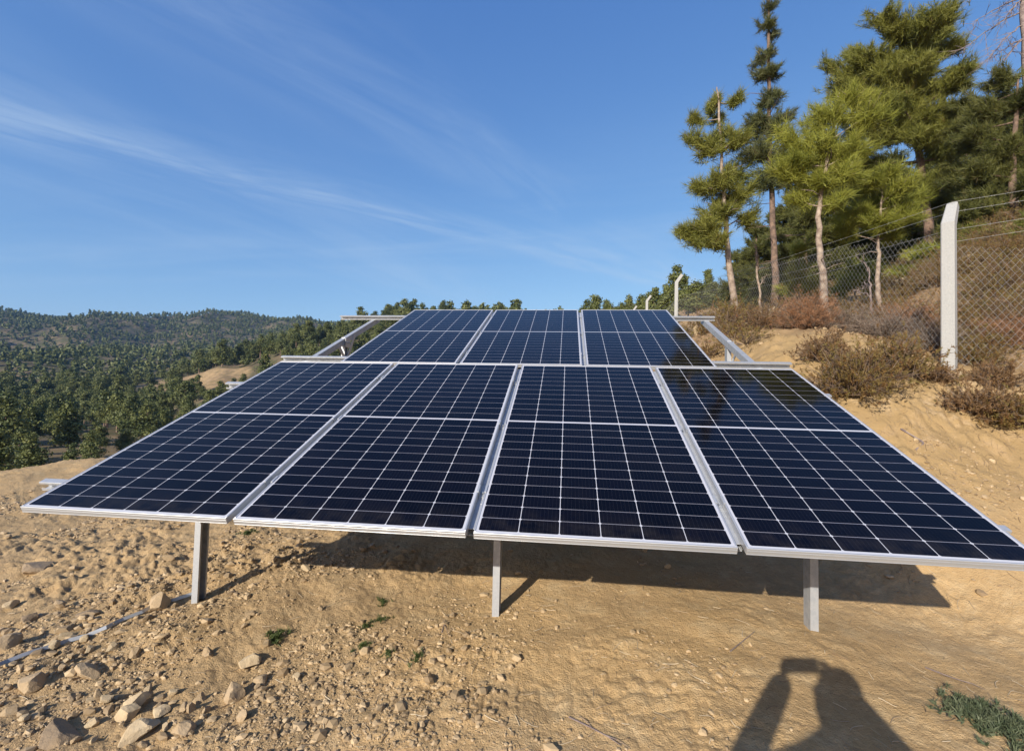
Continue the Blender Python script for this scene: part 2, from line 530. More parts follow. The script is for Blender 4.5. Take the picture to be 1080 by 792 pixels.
def build_ground():
    r = [0.25]
    while r[-1] < 2200:
        q = r[-1]
        r.append(q * (1.012 if q < 1.2 else 1.0048 if q < 8 else 1.008 if q < 14 else 1.016 if q < 30 else 1.03))
    r = np.array(r)
    front = np.radians(np.arange(-60, 60, 0.115)); back = np.radians(np.arange(60, 300, 2.0))
    th = np.concatenate([front, back]) + YAW
    R, T = np.meshgrid(r, th, indexing='ij')
    x = R * np.sin(T); y = R * np.cos(T)
    x = np.concatenate([[0.0], x.ravel()]); y = np.concatenate([[0.0], y.ravel()])
    z = height(x, y)
    nr_, nt_ = len(r), len(th)
    I = np.arange(nr_ * nt_).reshape(nr_, nt_) + 1
    a = I[:-1]; b = I[1:]
    Q = np.stack([a, np.roll(a, -1, 1), np.roll(b, -1, 1), b], -1).reshape(-1, 4)[:, ::-1]
    Tt = np.stack([np.zeros(nt_, int), I[0], np.roll(I[0], -1)], -1)[:, ::-1]
    rr = np.hypot(x, y)
    base = z - Z0
    # leaf litter under the pines and scrub, bare soil on the pad and the cut bank
    u = (x - 2.6) * 0.45 + (y - 7.2) * 0.75
    litter = sstep(-.4, 1.2, u + 1.6 * fbm(x / 1.6, y / 1.6, 3, 50)) * sstep(-3, 3, x + 0.3 * (y - 6)) * (0.75 + 0.5 * sstep(-.25, .25, fbm(x / 0.9, y / 0.9, 3, 61)))
    litter = np.where((rr > 12.5) & (base > .8) & (rr <= 26), np.maximum(litter, .85), litter)
    litter = np.where(rr > 26, np.clip(0.62 + 0.9 * fbm(x / 22, y / 22, 3, 71), 0, 1), litter)
    wild = sstep(16, 30, rr) * sstep(0.5, -0.3, np.sin(0) + 0 * x)
    pale = np.clip(sstep(0.12, 0.34, fbm(x / 1.1, y / 1.1, 3, 81)), 0, 1) * sstep(-.6, .2, base) * sstep(1.2, .5, base)
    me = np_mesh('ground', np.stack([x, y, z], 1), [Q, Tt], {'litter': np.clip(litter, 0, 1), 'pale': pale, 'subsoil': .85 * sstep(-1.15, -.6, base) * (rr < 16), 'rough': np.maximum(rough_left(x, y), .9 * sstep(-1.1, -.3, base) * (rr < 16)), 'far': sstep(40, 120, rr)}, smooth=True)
    mt = bpy.data.materials.new('soil'); mt.use_nodes = True
    b_ = NB(mt.node_tree); p = mt.node_tree.nodes['Principled BSDF']
    pos = b_.new('ShaderNodeNewGeometry').outputs['Position']
    n1 = b_.noise(pos, 0.9, 6, 0.6); n2 = b_.noise(pos, 5.5, 6, 0.65); n3 = b_.noise(pos, 38, 5, 0.7); n4 = b_.noise(pos, 130, 3, 0.6)
    col = b_.mix(b_.ramp(n1, 0.35, 0.68), (0.455, 0.305, 0.148, 1), (0.405, 0.278, 0.145, 1))
    col = b_.mix(b_.m('MULTIPLY', b_.ramp(n2, 0.45, 0.72), 0.65), col, (0.52, 0.39, 0.225, 1))
    col = b_.mix(b_.m('MULTIPLY', b_.ramp(n2, 0.47, 0.25), 0.55), col, (0.32, 0.22, 0.115, 1))
    col = b_.mix(b_.m('MULTIPLY', b_.ramp(n3, 0.52, 0.75), 0.5), col, (0.57, 0.445, 0.285, 1))
    col = b_.mix(b_.m('MULTIPLY', b_.ramp(n3, 0.46, 0.27), 0.55), col, (0.26, 0.165, 0.085, 1))
    col = b_.mix(b_.m('MULTIPLY', b_.attr('rough'), 0.45), col, (0.315, 0.225, 0.130, 1))
    col = b_.mix(b_.m('MULTIPLY', b_.attr('pale'), 0.7), col, (0.58, 0.44, 0.27, 1))
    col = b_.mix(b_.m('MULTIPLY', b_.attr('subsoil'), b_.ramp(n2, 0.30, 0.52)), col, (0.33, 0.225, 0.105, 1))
    lit = b_.mix(b_.ramp(n2, 0.35, 0.65), (0.15, 0.10, 0.06, 1), (0.30, 0.20, 0.12, 1))
    col = b_.mix(b_.m('MULTIPLY', b_.attr('litter'), 0.85), col, lit)
    nf = b_.noise(pos, 0.06, 5, 0.6)
    farc = b_.mix(b_.ramp(nf, 0.4, 0.62), (0.070, 0.066, 0.038, 1), (0.16, 0.12, 0.075, 1))
    farc = b_.mix(b_.ramp(b_.noise(pos, 0.35, 4, 0.6), 0.45, 0.6), farc, (0.075, 0.075, 0.035, 1))
    bare = b_.m('MULTIPLY', b_.attr('bare'), b_.m('ADD', .42, b_.m('MULTIPLY', b_.ramp(b_.noise(pos, 0.5, 5, 0.65), 0.4, 0.6), .5)))
    col = b_.mix(b_.m('MULTIPLY', b_.attr('far'), b_.m('SUBTRACT', 1.0, bare)), col, farc)
    b_.link(col, p.inputs['Base Color']); p.inputs['Roughness'].default_value = 0.95; p.inputs['Specular IOR Level'].default_value = 0.1
    hsum = b_.m('ADD', b_.m('MULTIPLY', n3, 0.7), b_.m('MULTIPLY', n4, 0.35))
    bp = b_.new('ShaderNodeBump'); bp.inputs['Strength'].default_value = 0.9; bp.inputs['Distance'].default_value = 0.022
    b_.link(hsum, bp.inputs['Height']); b_.link(bp.outputs[0], p.inputs['Normal'])
    # bare cut on the far spur
    A = me.attributes.new('bare', 'FLOAT', 'POINT')
    A.data.foreach_set('value', bare_patch(x, y).astype(np.float32))
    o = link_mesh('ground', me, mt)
    set_props(o, kind='structure')
    return o


def pix_of(x, y, z):
    q = np.stack([x, y, z - Z0], -1) @ RW.T
    d = np.maximum(q[..., 2], 1e-3)
    return CX + FPX * q[..., 0] / d, CY + FPX * q[..., 1] / d, q[..., 2]


def bare_patch(x, y):
    """clearings on the slopes across the valley, given as bearing, distance, half sizes"""
    r = np.hypot(x, y); az = np.degrees(np.arctan2(x, y) - YAW)
    s = np.zeros(x.shape)
    nz = 0.5 * fbm(x / 14, y / 14, 3, 91)
    for a, d, wa, wd in ((-37.0, 244, 1.8, 26), (-35.2, 205, 1.8, 26), (-33.8, 174, 2.0, 17), (-31.8, 160, 2.6, 14), (-46.5, 255, 1.8, 12), (-43, 118, 1.6, 6), (-35, 114, 2.4, 5), (-40.5, 97, 2.4, 4), (-35, 700, .8, 10), (-46, 862, 1.0, 6)):
        q = ((az - a) / wa) ** 2 + ((r - d) / wd) ** 2
        s = np.maximum(s, sstep(1.25, 0.75, q + nz))
    return s


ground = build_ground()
print('ground verts', len(ground.data.vertices))

# ------------------------------------------------------------------ solar panels
def cell_material():
    mt = bpy.data.materials.new('solar_cells'); mt.use_nodes = True
    b = NB(mt.node_tree); nt = mt.node_tree; p = nt.nodes['Principled BSDF']
    oc = b.new('ShaderNodeTexCoord').outputs['Object']
    sp = b.new('ShaderNodeSeparateXYZ'); b.link(oc, sp.inputs[0])
    x, y = sp.outputs[0], sp.outputs[1]
    mx, my, mid = 0.018, 0.021, 0.009
    cw = (PW - 2 * mx) / 6
    chh = (PH / 2 - my - mid) / 12
    def line(t, pitch, half):                        # 1 on the line
        f = b.m('FRACT', b.m('ADD', t, 0.5))
        d = b.m('MULTIPLY', b.m('ABSOLUTE', b.m('SUBTRACT', f, 0.5)), pitch)
        return b.m('LESS_THAN', d, half), d
    u = b.m('DIVIDE', b.m('SUBTRACT', x, mx), cw)
    lc, du = line(u, cw, 0.0016)
    yc = b.m('SUBTRACT', b.m('ABSOLUTE', b.m('SUBTRACT', y, PH / 2)), mid)      # distance above or below the middle line
    w = b.m('DIVIDE', yc, chh)
    lr, dv = line(w, chh, 0.0012)
    w2 = b.m('DIVIDE', w, 2.0)
    _, dv2 = line(w2, chh * 2, 0.001)
    dia = b.m('LESS_THAN', b.m('ADD', du, dv), 0.0085)
    out = b.m('MAXIMUM', b.m('LESS_THAN', yc, 0.0), b.m('GREATER_THAN', yc, chh * 12 - 0.001))
    out = b.m('MAXIMUM', out, b.m('LESS_THAN', x, mx)); out = b.m('MAXIMUM', out, b.m('GREATER_THAN', x, PW - mx))
    white = b.m('MAXIMUM', b.m('MAXIMUM', lc, dia), out)
    # busbars: ten fine wires down each cell
    bb, _ = line(b.m('MULTIPLY', u, 10.0), cw / 10, 0.00045)
    cellid = b.new('ShaderNodeCombineXYZ'); b.link(b.m('FLOOR', u), cellid.inputs[0]); b.link(b.m('FLOOR', w), cellid.inputs[1])
    wn = b.new('ShaderNodeTexWhiteNoise', noise_dimensions='3D'); b.link(cellid.outputs[0], wn.inputs[0])
    cell = b.mix(wn.outputs['Value'], (0.0010, 0.0009, 0.0022, 1), (0.0022, 0.0020, 0.0046, 1))
    cell = b.mix(b.m('MULTIPLY', bb, 0.22), cell, (0.06, 0.06, 0.075, 1))
    c = b.mix(lr, cell, (0.26, 0.26, 0.31, 1))
    c = b.mix(white, c, (0.42, 0.43, 0.48, 1))
    dust = b.noise(oc, 2.3, 5, 0.6)
    c = b.mix(b.m('MULTIPLY', b.ramp(dust, 0.35, 0.85), 0.006), c, (0.5, 0.42, 0.32, 1))
    # dust that rain has washed down to the lower edge
    edge = b.m('MULTIPLY', b.ramp(y, 0.22, 0.01), b.ramp(b.noise(oc, 9.0, 4, 0.6), 0.35, 0.7))
    c = b.mix(b.m('MULTIPLY', edge, 0.022), c, (0.5, 0.42, 0.32, 1))
    b.link(c, p.inputs['Base Color'])
    p.inputs['Roughness'].default_value = 0.07
    b.link(b.m('ADD', 0.05, b.m('MULTIPLY', dust, 0.05)), p.inputs['Roughness'])
    p.inputs['IOR'].default_value = 1.45
    p.inputs['Specular IOR Level'].default_value = 0.19
    return mt


M['cells'] = cell_material()


def solar_panel_proto():
    fw, fh = 0.009, 0.035
    f = MB()
    f.box((0, 0, -fh), (PW, fw, 0)); f.box((0, PH - fw, -fh), (PW, PH, 0))
    f.box((0, fw + 0.0005, -fh), (fw, PH - fw - 0.0005, 0)); f.box((PW - fw, fw + 0.0005, -fh), (PW, PH - fw - 0.0005, 0))
    # the two fine ribs pressed along the outside of the short sides, and the inward foot flange
    for zz in (-0.013, -0.031):
        f.box((0.002, -0.0012, zz - 0.0015), (PW - 0.002, 0.0008, zz + 0.0015))
        f.box((0.002, PH - 0.0008, zz - 0.0015), (PW - 0.002, PH + 0.0012, zz + 0.0015))
    f.box((fw + 0.001, fw + 0.001, -fh + 0.0006), (fw + 0.025, PH - fw - 0.001, -fh + 0.0026)); f.box((PW - fw - 0.025, fw + 0.001, -fh + 0.0006), (PW - fw - 0.001, PH - fw - 0.001, -fh + 0.0026))
    g = MB(); g.box((fw - 0.002, fw - 0.002, -0.0075), (PW - fw + 0.002, PH - fw + 0.002, -0.0022))
    j = MB()
    j.box((0.48, PH / 2 - 0.05, -0.028), (0.64, PH / 2 + 0.05, -0.0105))
    s = MB(); s.box((fw, fw, -0.0102), (PW - fw, PH - fw, -0.0082))
    return f.mesh('frame'), g.mesh('glass'), s.mesh('backsheet'), j.mesh('junction_box')


PROTO = solar_panel_proto()
for me_, mn in zip(PROTO, ('aluminium', 'cells', 'backsheet', 'black_plastic')):
    me_.materials.append(M[mn])
BACK0 = np.array([0.5762, 2.3601, -0.0153])
panel_labels = [
    (0, 0, 'leftmost solar panel of the low front row, over rough stony soil', 'solar panels of the front row'),
    (1, 0, 'front row solar panel second from the left, nearest the left post', 'solar panels of the front row'),
    (2, 0, 'front row solar panel with the middle post under its lower left corner', 'solar panels of the front row'),
    (3, 0, 'rightmost solar panel of the front row, its upper cells mirroring dark pines', 'solar panels of the front row'),
    (0, 1, 'leftmost solar panel of the raised back row, beside a bare sloping beam', 'solar panels of the back row'),
    (1, 1, 'middle solar panel of the three in the raised back row, mirroring only blue sky', 'solar panels of the back row'),
    (2, 1, 'right hand solar panel of the raised back row, its right cells black with mirrored pines', 'solar panels of the back row')]
for i, row, lab, grp in panel_labels:
    off = BACK0 if row else np.zeros(3)
    e = empty('solar_panel', pl(i * (PW + GAP) + off[0], off[1], off[2]), lab, 'solar panel', grp, (TILT + (-0.0009 if row else 0) + random.uniform(-.0012, .0012), random.uniform(-.0012, .0012), 0))
    for me_, nm in zip(PROTO, ('frame', 'glass', 'backsheet', 'junction_box')):
        o = bpy.data.objects.new(nm, me_); COL.objects.link(o); o.parent = e

# ------------------------------------------------------------------ mounting structures
def mount(label, v0, rails, rail_x, beam_xs, beam_v, post_v, n_top, post_ground, seams):
    foot = np.array([post_ground[0][0], post_ground[0][1], hz(*post_ground[0])])
    root = empty('mounting_frame', foot, label, 'mounting frame', 'galvanised mounting frames')
    N = np.array([0, -ST, CT])
    L = lambda P: np.asarray(P) - foot
    RH, BH = 0.055, 0.066
    SR = 0.040                                            # long rails under the seams carry the panels' edges
    for sx, sv in seams:
        cuts = [sv + 0.07] + [c_ for rv_, _, _ in rails for c_ in (rv_ - .022, rv_ + .022)] + [sv + PH - 0.02]
        for c0_, c1_ in zip(cuts[::2], cuts[1::2]):
            b = MB(); b.channel(L(pl(sx, c0_, n_top - SR / 2)), L(pl(sx, c1_, n_top - SR / 2)), 0.060, SR, 0.003, up=N); b.build('seam_rail', M['galvanised'], root)
        for cv in (0.34, 1.12, 1.92):
            c = MB(); q = L(pl(sx, sv + cv, 0))
            X = lambda v, q=q: q + v[:, :1] * np.array([1, 0, 0]) + v[:, 1:2] * np.array([0, CT, ST]) + v[:, 2:] * N
            hw = GAP / 2 - 0.0008; nt = n_top + 0.0375
            c.box((-hw, -0.03, n_top + 0.001), (hw, 0.03, n_top + 0.004), X); c.box((-hw, -0.03, n_top + 0.0045), (-hw + 0.003, 0.03, nt - 0.001), X); c.box((hw - 0.003, -0.03, n_top + 0.0045), (hw, 0.03, nt - 0.001), X)
            c.box((-hw - 0.008, -0.03, nt), (-hw + 0.0028, 0.03, nt + 0.003), X); c.box((hw - 0.0028, -0.03, nt), (hw + 0.008, 0.03, nt + 0.003), X)
            c.tube([q + N * (n_top + 0.004), q + N * (n_top + 0.016)], 0.006, 6)
            c.build('clamp', M['galvanised'], root)
    for (rv, x0, x1) in rails:
        b = MB(); n = n_top - RH / 2
        b.channel(L(pl(x0, rv, n)), L(pl(x1, rv, n)), 0.040, RH, 0.003, up=N)
        b.build('rail', M['galvanised'], root)
    for bx, (gx, gy) in zip(beam_xs, post_ground):
        n = n_top - RH - BH / 2
        b = MB(); b.channel(L(pl(bx, beam_v[0], n)), L(pl(bx, beam_v[1], n)), 0.055, BH, 0.003, up=-N if bx < 2 else N)
        b.build('beam', M['galvanised'], root)
        top = pl(bx, post_v, n); g = np.array([gx, gy, hz(gx, gy)])
        p = MB(); d = (top - g); dirn = d / np.linalg.norm(d)
        xo = np.array([0.058, 0, 0])
        a = g - dirn * 0.25; t = top + dirn * 0.03
        p.channel(L(a), L(t), 0.044, 0.080, 0.003, up=(0, -1, 0), lip=0.014)
        po = p.build('post', M['galvanised'], root)
        for sg in (-1, 1):                                # short braces from the post to the beam
            lo = top - dirn * 0.26; hi = pl(bx, post_v + sg * 0.22, n)
            br = MB(); br.bar(L(lo + np.array([0.050 * 0, 0, 0]) + [0.027, 0, 0]), L(hi + [0.027, 0, 0]), 0.007, 0.045, up=(0, -sg, 1))
            br.build('brace', M['aluminium'], root)
        pt = MB()
        pt.bar(L(top - dirn * 0.09 + [0.041, 0, 0]), L(top + dirn * 0.02 + [0.041, 0, 0]), 0.005, 0.12, up=(0, 1, 0))
        for s2 in (-0.03, 0.03):
            q = L(top - dirn * 0.03 + [0.043, s2, 0]); pt.tube([q, q + np.array([0.012, 0, 0])], 0.009, 6)
        pt.build('gusset', M['aluminium'], root)
    return root


def ground_on_ray(px, py, yv):
    d = pix_dir(px, py); k = yv / d[1]; return (d[0] * k, d[1] * k)


pg = [ground_on_ray(209.5, 633, 2.95), ground_on_ray(523.5, 645, 2.95), ground_on_ray(855.5, 660, 2.95)]
bxs = [g[0] - OA[0] for g in pg]
mount('galvanised posts, beams and rails carrying the low front row of four panels', 0, [(0.28, -0.22, 4.72), (1.82, -0.22, 4.72)], None, bxs, (0.50, 2.05), 0.90, -0.0365, pg, [(PW * (k + 1) + GAP * (k + .5), 0) for k in range(3)])
bb = BACK0[1]
bxb = [0.06, 2.30, 4.50]
pgb = [(OA[0] + x, OA[1] + (bb + 1.2) * CT) for x in bxb]
mount('galvanised posts, beams and rails of the back row, bare at both ends', 0, [(bb + 0.25, -0.19, 4.77), (bb + 2.06, -0.42, 4.60)], None, bxb, (bb + 0.12, bb + 2.2), bb + 1.15, -0.0365 - 0.0153, pgb, [(BACK0[0] + PW * (k + 1) + GAP * (k + .5), bb) for k in range(2)])

# earthing strip running from the left post
pts = []
for px, py in ((212, 627), (196, 632), (182, 636), (168, 640), (150, 648), (130, 656), (112, 664), (92, 672), (72, 679), (52, 687), (30, 695), (8, 703), (-30, 718)):
    g = drop(px, py); pts.append(g + np.array([0, 0, 0.016 + 0.006 * math.sin(px)]))
pts = np.array(pts)
b = MB()
for i in range(len(pts) - 1):
    d = pts[i + 1] - pts[i]; s_ = np.cross(d, (0, 0, 1)); s_ /= np.linalg.norm(s_)
for off in range(1):
    n = len(pts); tan = np.gradient(pts, axis=0); sd_ = np.cross(tan, (0, 0, 1)); sd_ /= np.linalg.norm(sd_, axis=1)[:, None]
    up = np.array([0, 0, 1.0])
    tw = 0.95 + 0.25 * np.sin(np.arange(n) * 1.1)
    a1 = sd_ * np.cos(tw)[:, None] * 0.0105 + up * np.sin(tw)[:, None] * 0.0105; a2 = np.cross(tan / np.linalg.norm(tan, axis=1)[:, None], a1) / 0.0105 * 0.002
    V = np.stack([pts + a1 + a2, pts - a1 + a2, pts - a1 - a2, pts + a1 - a2], 1).reshape(-1, 3)
    Q = [(i * 4 + j, i * 4 + (j + 1) % 4, i * 4 + 4 + (j + 1) % 4, i * 4 + 4 + j) for i in range(n - 1) for j in range(4)]
    b.add(V, Q)
set_props(b.build('earthing_strip', M['galvanised']), 'bent galvanised earthing strip lying on the soil from the left post', 'earthing strip')

# ------------------------------------------------------------------ rocks, pebbles, weeds, twigs
def rock_mesh(size, seed, flat=0.7, facets=14):
    import bmesh
    r = np.random.default_rng(seed)
    bm = bmesh.new(); bmesh.ops.create_icosphere(bm, subdivisions=3, radius=1.0)
    V = np.array([v.co[:] for v in bm.verts])
    for _ in range(facets):
        n = r.normal(size=3); n /= np.linalg.norm(n); c = r.uniform(0.42, 0.78)
        d = V @ n; ex = np.maximum(d - c, 0); V = V - ex[:, None] * n
    V *= np.array([1.0, r.uniform(0.6, 0.95), flat]) * size
    V += 0.035 * size * np.stack([vnoise(V[:, 0] / size * 3 + k, V[:, 1] / size * 3 + V[:, 2] / size * 2, seed + k) for k in range(3)], 1)
    for v, c in zip(bm.verts, V): v.co = c
    me = bpy.data.meshes.new('rock'); bm.to_mesh(me); bm.free()
    return me


ROCKS = [(168, 642, 15, .9, 'rock', 'squat tan rock leaning against the earthing strip near the left post'),
         (38, 604, 17, .35, 'dark_rock', 'dark flat shard standing alone on the slope left of the panels'),
         (150, 775, 20, .45, 'pale_rock', 'long slanting pale slab near the bottom left corner of the ground'),
         (140, 748, 13, .75, 'pale_rock', 'upper of two pale rocks leaning together above the slanting slab'),
         (137, 757, 11, .8, 'pale_rock', 'lower rounded rock of the pair above the slanting slab'),
         (169, 755, 9, .5, 'pale_rock', 'small almost white flat stone right of the leaning pair'),
         (265, 703, 15, .6, 'pale_rock', 'broad pale flat rock in the crumbly patch below the second panel'),
         (247, 738, 12, 1.0, 'rock', 'upright angular tan rock with a deep shadow on its right side'),
         (254, 759, 8, .8, 'rock', 'small round stone just below the upright angular rock'),
         (275, 723, 8, .8, 'rock', 'stone beside the broad pale flat rock, on its lower right'),
         (33, 725, 11, .7, 'rock', 'tan rock with a dark right side near the left edge, below the strip'),
         (30, 655, 10, .5, 'dark_rock', 'dark flat stone above the earthing strip near the left edge'),
         (92, 712, 13, .5, 'rock', 'flat tan rock half sunk midway between strip and bottom edge'),
         (60, 778, 20, .4, 'dark_rock', 'broad brown slab in the bottom left corner'),
         (196, 772, 12, .6, 'rock', 'tan lump beside the slanting slab at the bottom'),
         (10, 682, 14, .5, 'rock', 'pale stone cut by the left edge of the view'),
         (93, 650, 9, .5, 'dark_rock', 'small dark stone just above the earthing strip')]
for k, (px, py, rp, fl, mt, lab) in enumerate(ROCKS):
    g = drop(px, py); dist = np.linalg.norm(g - [0, 0, Z0]); sz = rp / FPX * dist * 0.86
    o = link_mesh('rock', rock_mesh(sz, 100 + k, fl), M[mt])
    o.location = g + np.array([0, 0, sz * fl * 0.35]); o.rotation_euler = (random.uniform(-.3, .3), random.uniform(-.3, .3), random.uniform(0, 6))
    set_props(o, lab, 'rock')
small = [rock_mesh(1.0, 300 + k, random.uniform(.5, .85)) for k in range(6)]
for me_ in small: me_.materials.append(M['rock'])
small2 = [me_.copy() for me_ in small]
for me_ in small2: me_.materials.clear(); me_.materials.append(M['pale_rock'])
for k in range(60):
    while True:
        px, py = rng.uniform(0, 350), rng.uniform(575, 790)
        if rng.random() < (1 - px / 420) * (0.5 + 0.5 * (py > 640)): break
    g = drop(px, py); dist = np.linalg.norm(g - [0, 0, Z0]); sz = rng.uniform(3, 6.5) / FPX * dist
    o = bpy.data.objects.new('stone', (small if k % 3 else small2)[k % 6]); COL.objects.link(o)
    o.location = g + np.array([0, 0, sz * 0.2]); o.scale = (sz, sz, sz); o.rotation_euler = (random.uniform(-.4, .4), random.uniform(-.4, .4), random.uniform(0, 6))
    set_props(o, 'small loose tan stone among the clods on the rough left ground', 'stone', 'loose stones on the rough left ground')


def pebbles():
    n = 52000
    ph_ = (1 + 5 ** .5) / 2
    base = np.array([(-1, ph_, 0), (1, ph_, 0), (-1, -ph_, 0), (1, -ph_, 0), (0, -1, ph_), (0, 1, ph_), (0, -1, -ph_), (0, 1, -ph_), (ph_, 0, -1), (ph_, 0, 1), (-ph_, 0, -1), (-ph_, 0, 1)]) / 1.9
    tri = np.array([(0, 11, 5), (0, 5, 1), (0, 1, 7), (0, 7, 10), (0, 10, 11), (1, 5, 9), (5, 11, 4), (11, 10, 2), (10, 7, 6), (7, 1, 8), (3, 9, 4), (3, 4, 2), (3, 2, 6), (3, 6, 8), (3, 8, 9), (4, 9, 5), (2, 4, 11), (6, 2, 10), (8, 6, 7), (9, 8, 1)])
    th = rng.uniform(-math.pi * .36, math.pi * .36, n * 3) + YAW; r = 1.3 * (9.0 / 1.3) ** (rng.random(n * 3) ** .62)
    x, y = r * np.sin(th), r * np.cos(th)
    bankw = sstep(-1.15, -.4, height(x, y) - Z0)
    keep = rng.random(n * 3) < (0.07 + 0.9 * np.clip(np.maximum(rough_left(x, y), .75 * bankw), 0, 1)) * np.clip(0.32 + 2.9 * fbm(x / .6, y / .6, 3, 17), 0.03, 1)
    x, y = x[keep][:n], y[keep][:n]; n = len(x)
    z = height(x, y)
    s = np.exp(rng.normal(math.log(0.0046), 0.70, n)); s = np.clip(s * (.8 + .10 * np.hypot(x, y)), 0.0025, 0.036)
    P = base[None] * (1 + 0.5 * (rng.random((n, 12, 3)) - .5)) * np.stack([s, s * rng.uniform(.5, 1, n), s * rng.uniform(.35, .8, n)], 1)[:, None]
    a = rng.uniform(0, 6.28, n); c, s_ = np.cos(a)[:, None], np.sin(a)[:, None]
    X = P[..., 0] * c - P[..., 1] * s_ + x[:, None]; Y = P[..., 0] * s_ + P[..., 1] * c + y[:, None]; Z = P[..., 2] + (z + s * 0.15)[:, None]
    V = np.stack([X, Y, Z], -1).reshape(-1, 3)
    T = (tri[None] + (np.arange(n) * 12)[:, None, None]).reshape(-1, 3)
    o = link_mesh('gravel', np_mesh('gravel', V, T, {'tint': np.repeat(rng.random(n), 12)}), M['pebble'])
    set_props(o, 'loose gravel and clods strewn over the dry soil', 'gravel', kind='stuff')


pebbles()


def leafy(n_tips, tips, axes, nneed, L, w, spread, tint, stem=0.4, droop=0.0):
    """triangular blades around each tip; returns V, T, tint"""
    n = len(tips); mN = nneed
    P = np.repeat(tips, mN, 0); A = np.repeat(axes, mN, 0)
    l = np.repeat(np.broadcast_to(L, (n,)), mN) * rng.uniform(.7, 1.15, n * mN)
    u = rng.uniform(-1, 0.15, n * mN)
    R = rng.normal(size=(n * mN, 3)); R /= np.linalg.norm(R, axis=1)[:, None]
    D = A * rng.uniform(.25, 1.1, n * mN)[:, None] + R * spread; D[:, 2] -= droop
    D /= np.linalg.norm(D, axis=1)[:, None]
    B = P + A * (u * l * stem * 2)[:, None]
    W = np.cross(D, rng.normal(size=(n * mN, 3))); W /= np.linalg.norm(W, axis=1)[:, None] + 1e-9
    W *= (np.broadcast_to(w, (n,)).repeat(mN) * rng.uniform(.7, 1.2, n * mN))[:, None]
    V = np.stack([B - W, B + W, B + D * l[:, None]], 1).reshape(-1, 3)
    return V, np.arange(n * mN * 3).reshape(-1, 3), np.repeat(np.repeat(tint, mN) * 0.85 + rng.random(n * mN) * .15, 3)


def weed(px, py, rad, mat, label, group=None, n=40, hgt=0.06, name='weed'):
    g = drop(px, py)
    a = rng.uniform(0, 6.28, n); r = rad * np.abs(rng.normal(size=n)) * .62
    x = g[0] + r * np.cos(a); y = g[1] + r * np.sin(a); z = height(x, y)
    tips = np.stack([x, y, z + hgt * rng.uniform(.2, .8, n)], 1) - g
    ax = np.stack([rng.normal(size=n) * .6, rng.normal(size=n) * .6, np.ones(n)], 1); ax /= np.linalg.norm(ax, axis=1)[:, None]
    V, T, t = leafy(n, tips, ax, 14, hgt, hgt * .11, .9, rng.random(n), .3)
    o = link_mesh(name, np_mesh(name, V, T, {'tint': t}), M[mat]); o.location = g
    set_props(o, label, 'weed', group)


for px, py, r_, n in ((403, 638, .05, 16), (385, 664, .045, 16), (402, 655, .05, 14), (382, 683, .045, 16), (440, 695, .04, 14), (410, 690, .03, 9)):
    weed(px, py, r_, 'weed', 'tiny green weed sprouting from bare soil below the second panel', 'sprouting weeds below the second panel', int(n * 1.5), .020)
weed(290, 676, .05, 'weed', 'dark green weed between the crumbled clods near the broad pale rock', None, 40, .028)
weed(1058, 768, .17, 'weed_grey', 'large grey green spreading weed in the bottom right corner', None, 260, .034)
weed(1025, 752, .10, 'weed_grey', 'narrow grey green weed tip reaching left from the corner weed', None, 160, .026)
weed(262, 564, .09, 'weed', 'faint green weed patch beside the shadow under the second panel', None, 36, .024)


def straws():
    b = MB(); r = np.random.default_rng(5)
    for k in range(1150):
        px, py = r.uniform(330, 1080), r.uniform(600, 792)
        if k % 4 == 0: px, py = r.uniform(0, 400), r.uniform(560, 792)
        if k >= 420: px, py = r.uniform(850, 1080), r.uniform(395, 560)
        g = drop(px, py)[:2]
        a = r.uniform(0, 6.28); L = r.uniform(.02, .09) * (.9 if k >= 420 else 1); c = r.uniform(-6, 6)
        s = np.linspace(0, L, 5); x = g[0] + s * np.cos(a + c * s); y = g[1] + s * np.sin(a + c * s)
        z = height(x, y) + 0.004
        b.add(*tube_raw(np.stack([x, y, z], 1), r.uniform(.0008, .0018)), tint=r.random() * (.35 if k >= 420 else 1))
    o = b.build('dry_straw', M['litter']); set_props(o, 'dry straw and root scraps scattered on the soil', 'straw', kind='stuff')


def tube_raw(path, rad):
    t = MB(); t.tube(path, rad, 4); return np.concatenate(t.V), np.concatenate(t.Q), np.concatenate(t.T)


straws()


def twig(pix, rad, label, mat='dead_wood'):
    P = np.array([drop(px, py) + [0, 0, h] for px, py, h in pix])
    b = MB(); t = np.linspace(0, 1, len(P)); tt = np.linspace(0, 1, 14)
    Q = np.stack([np.interp(tt, t, P[:, k]) for k in range(3)], 1)
    b.tube(Q - P[0], np.linspace(rad, rad * .4, 14), 5)
    for _ in range(2):
        i = random.randint(4, 10); e = Q[i] + rng.normal(size=3) * [.06, .06, .01]; e[2] = hz(e[0], e[1]) + .008
        b.tube(np.array([Q[i], (Q[i] + e) / 2 + [0, 0, .006], e]) - P[0], [rad * .5, rad * .4, rad * .2], 4)
    o = b.build('twig', M[mat]); o.location = P[0]; set_props(o, label, 'twig')


twig([(600, 757, .004), (622, 770, .006), (640, 779, .005), (655, 788, .004)], .004, 'dead twig on the soil near the bottom edge, below the third panel')
twig([(466, 668, .004), (470, 655, .01)], .004, 'short dark stick on the soil left of the middle post')
twig([(976, 705, .005), (1000, 717, .012), (1022, 722, .006)], .004, 'dry twig on the sand right of the photographer shadow')
twig([(950, 455, .01), (975, 470, .02), (965, 478, .01)], .010, 'dark fallen stick on the bank right of the front row')
twig([(770, 690, .01), (796, 668, .012)], .003, 'pale straw stem beside the shadowed arm')

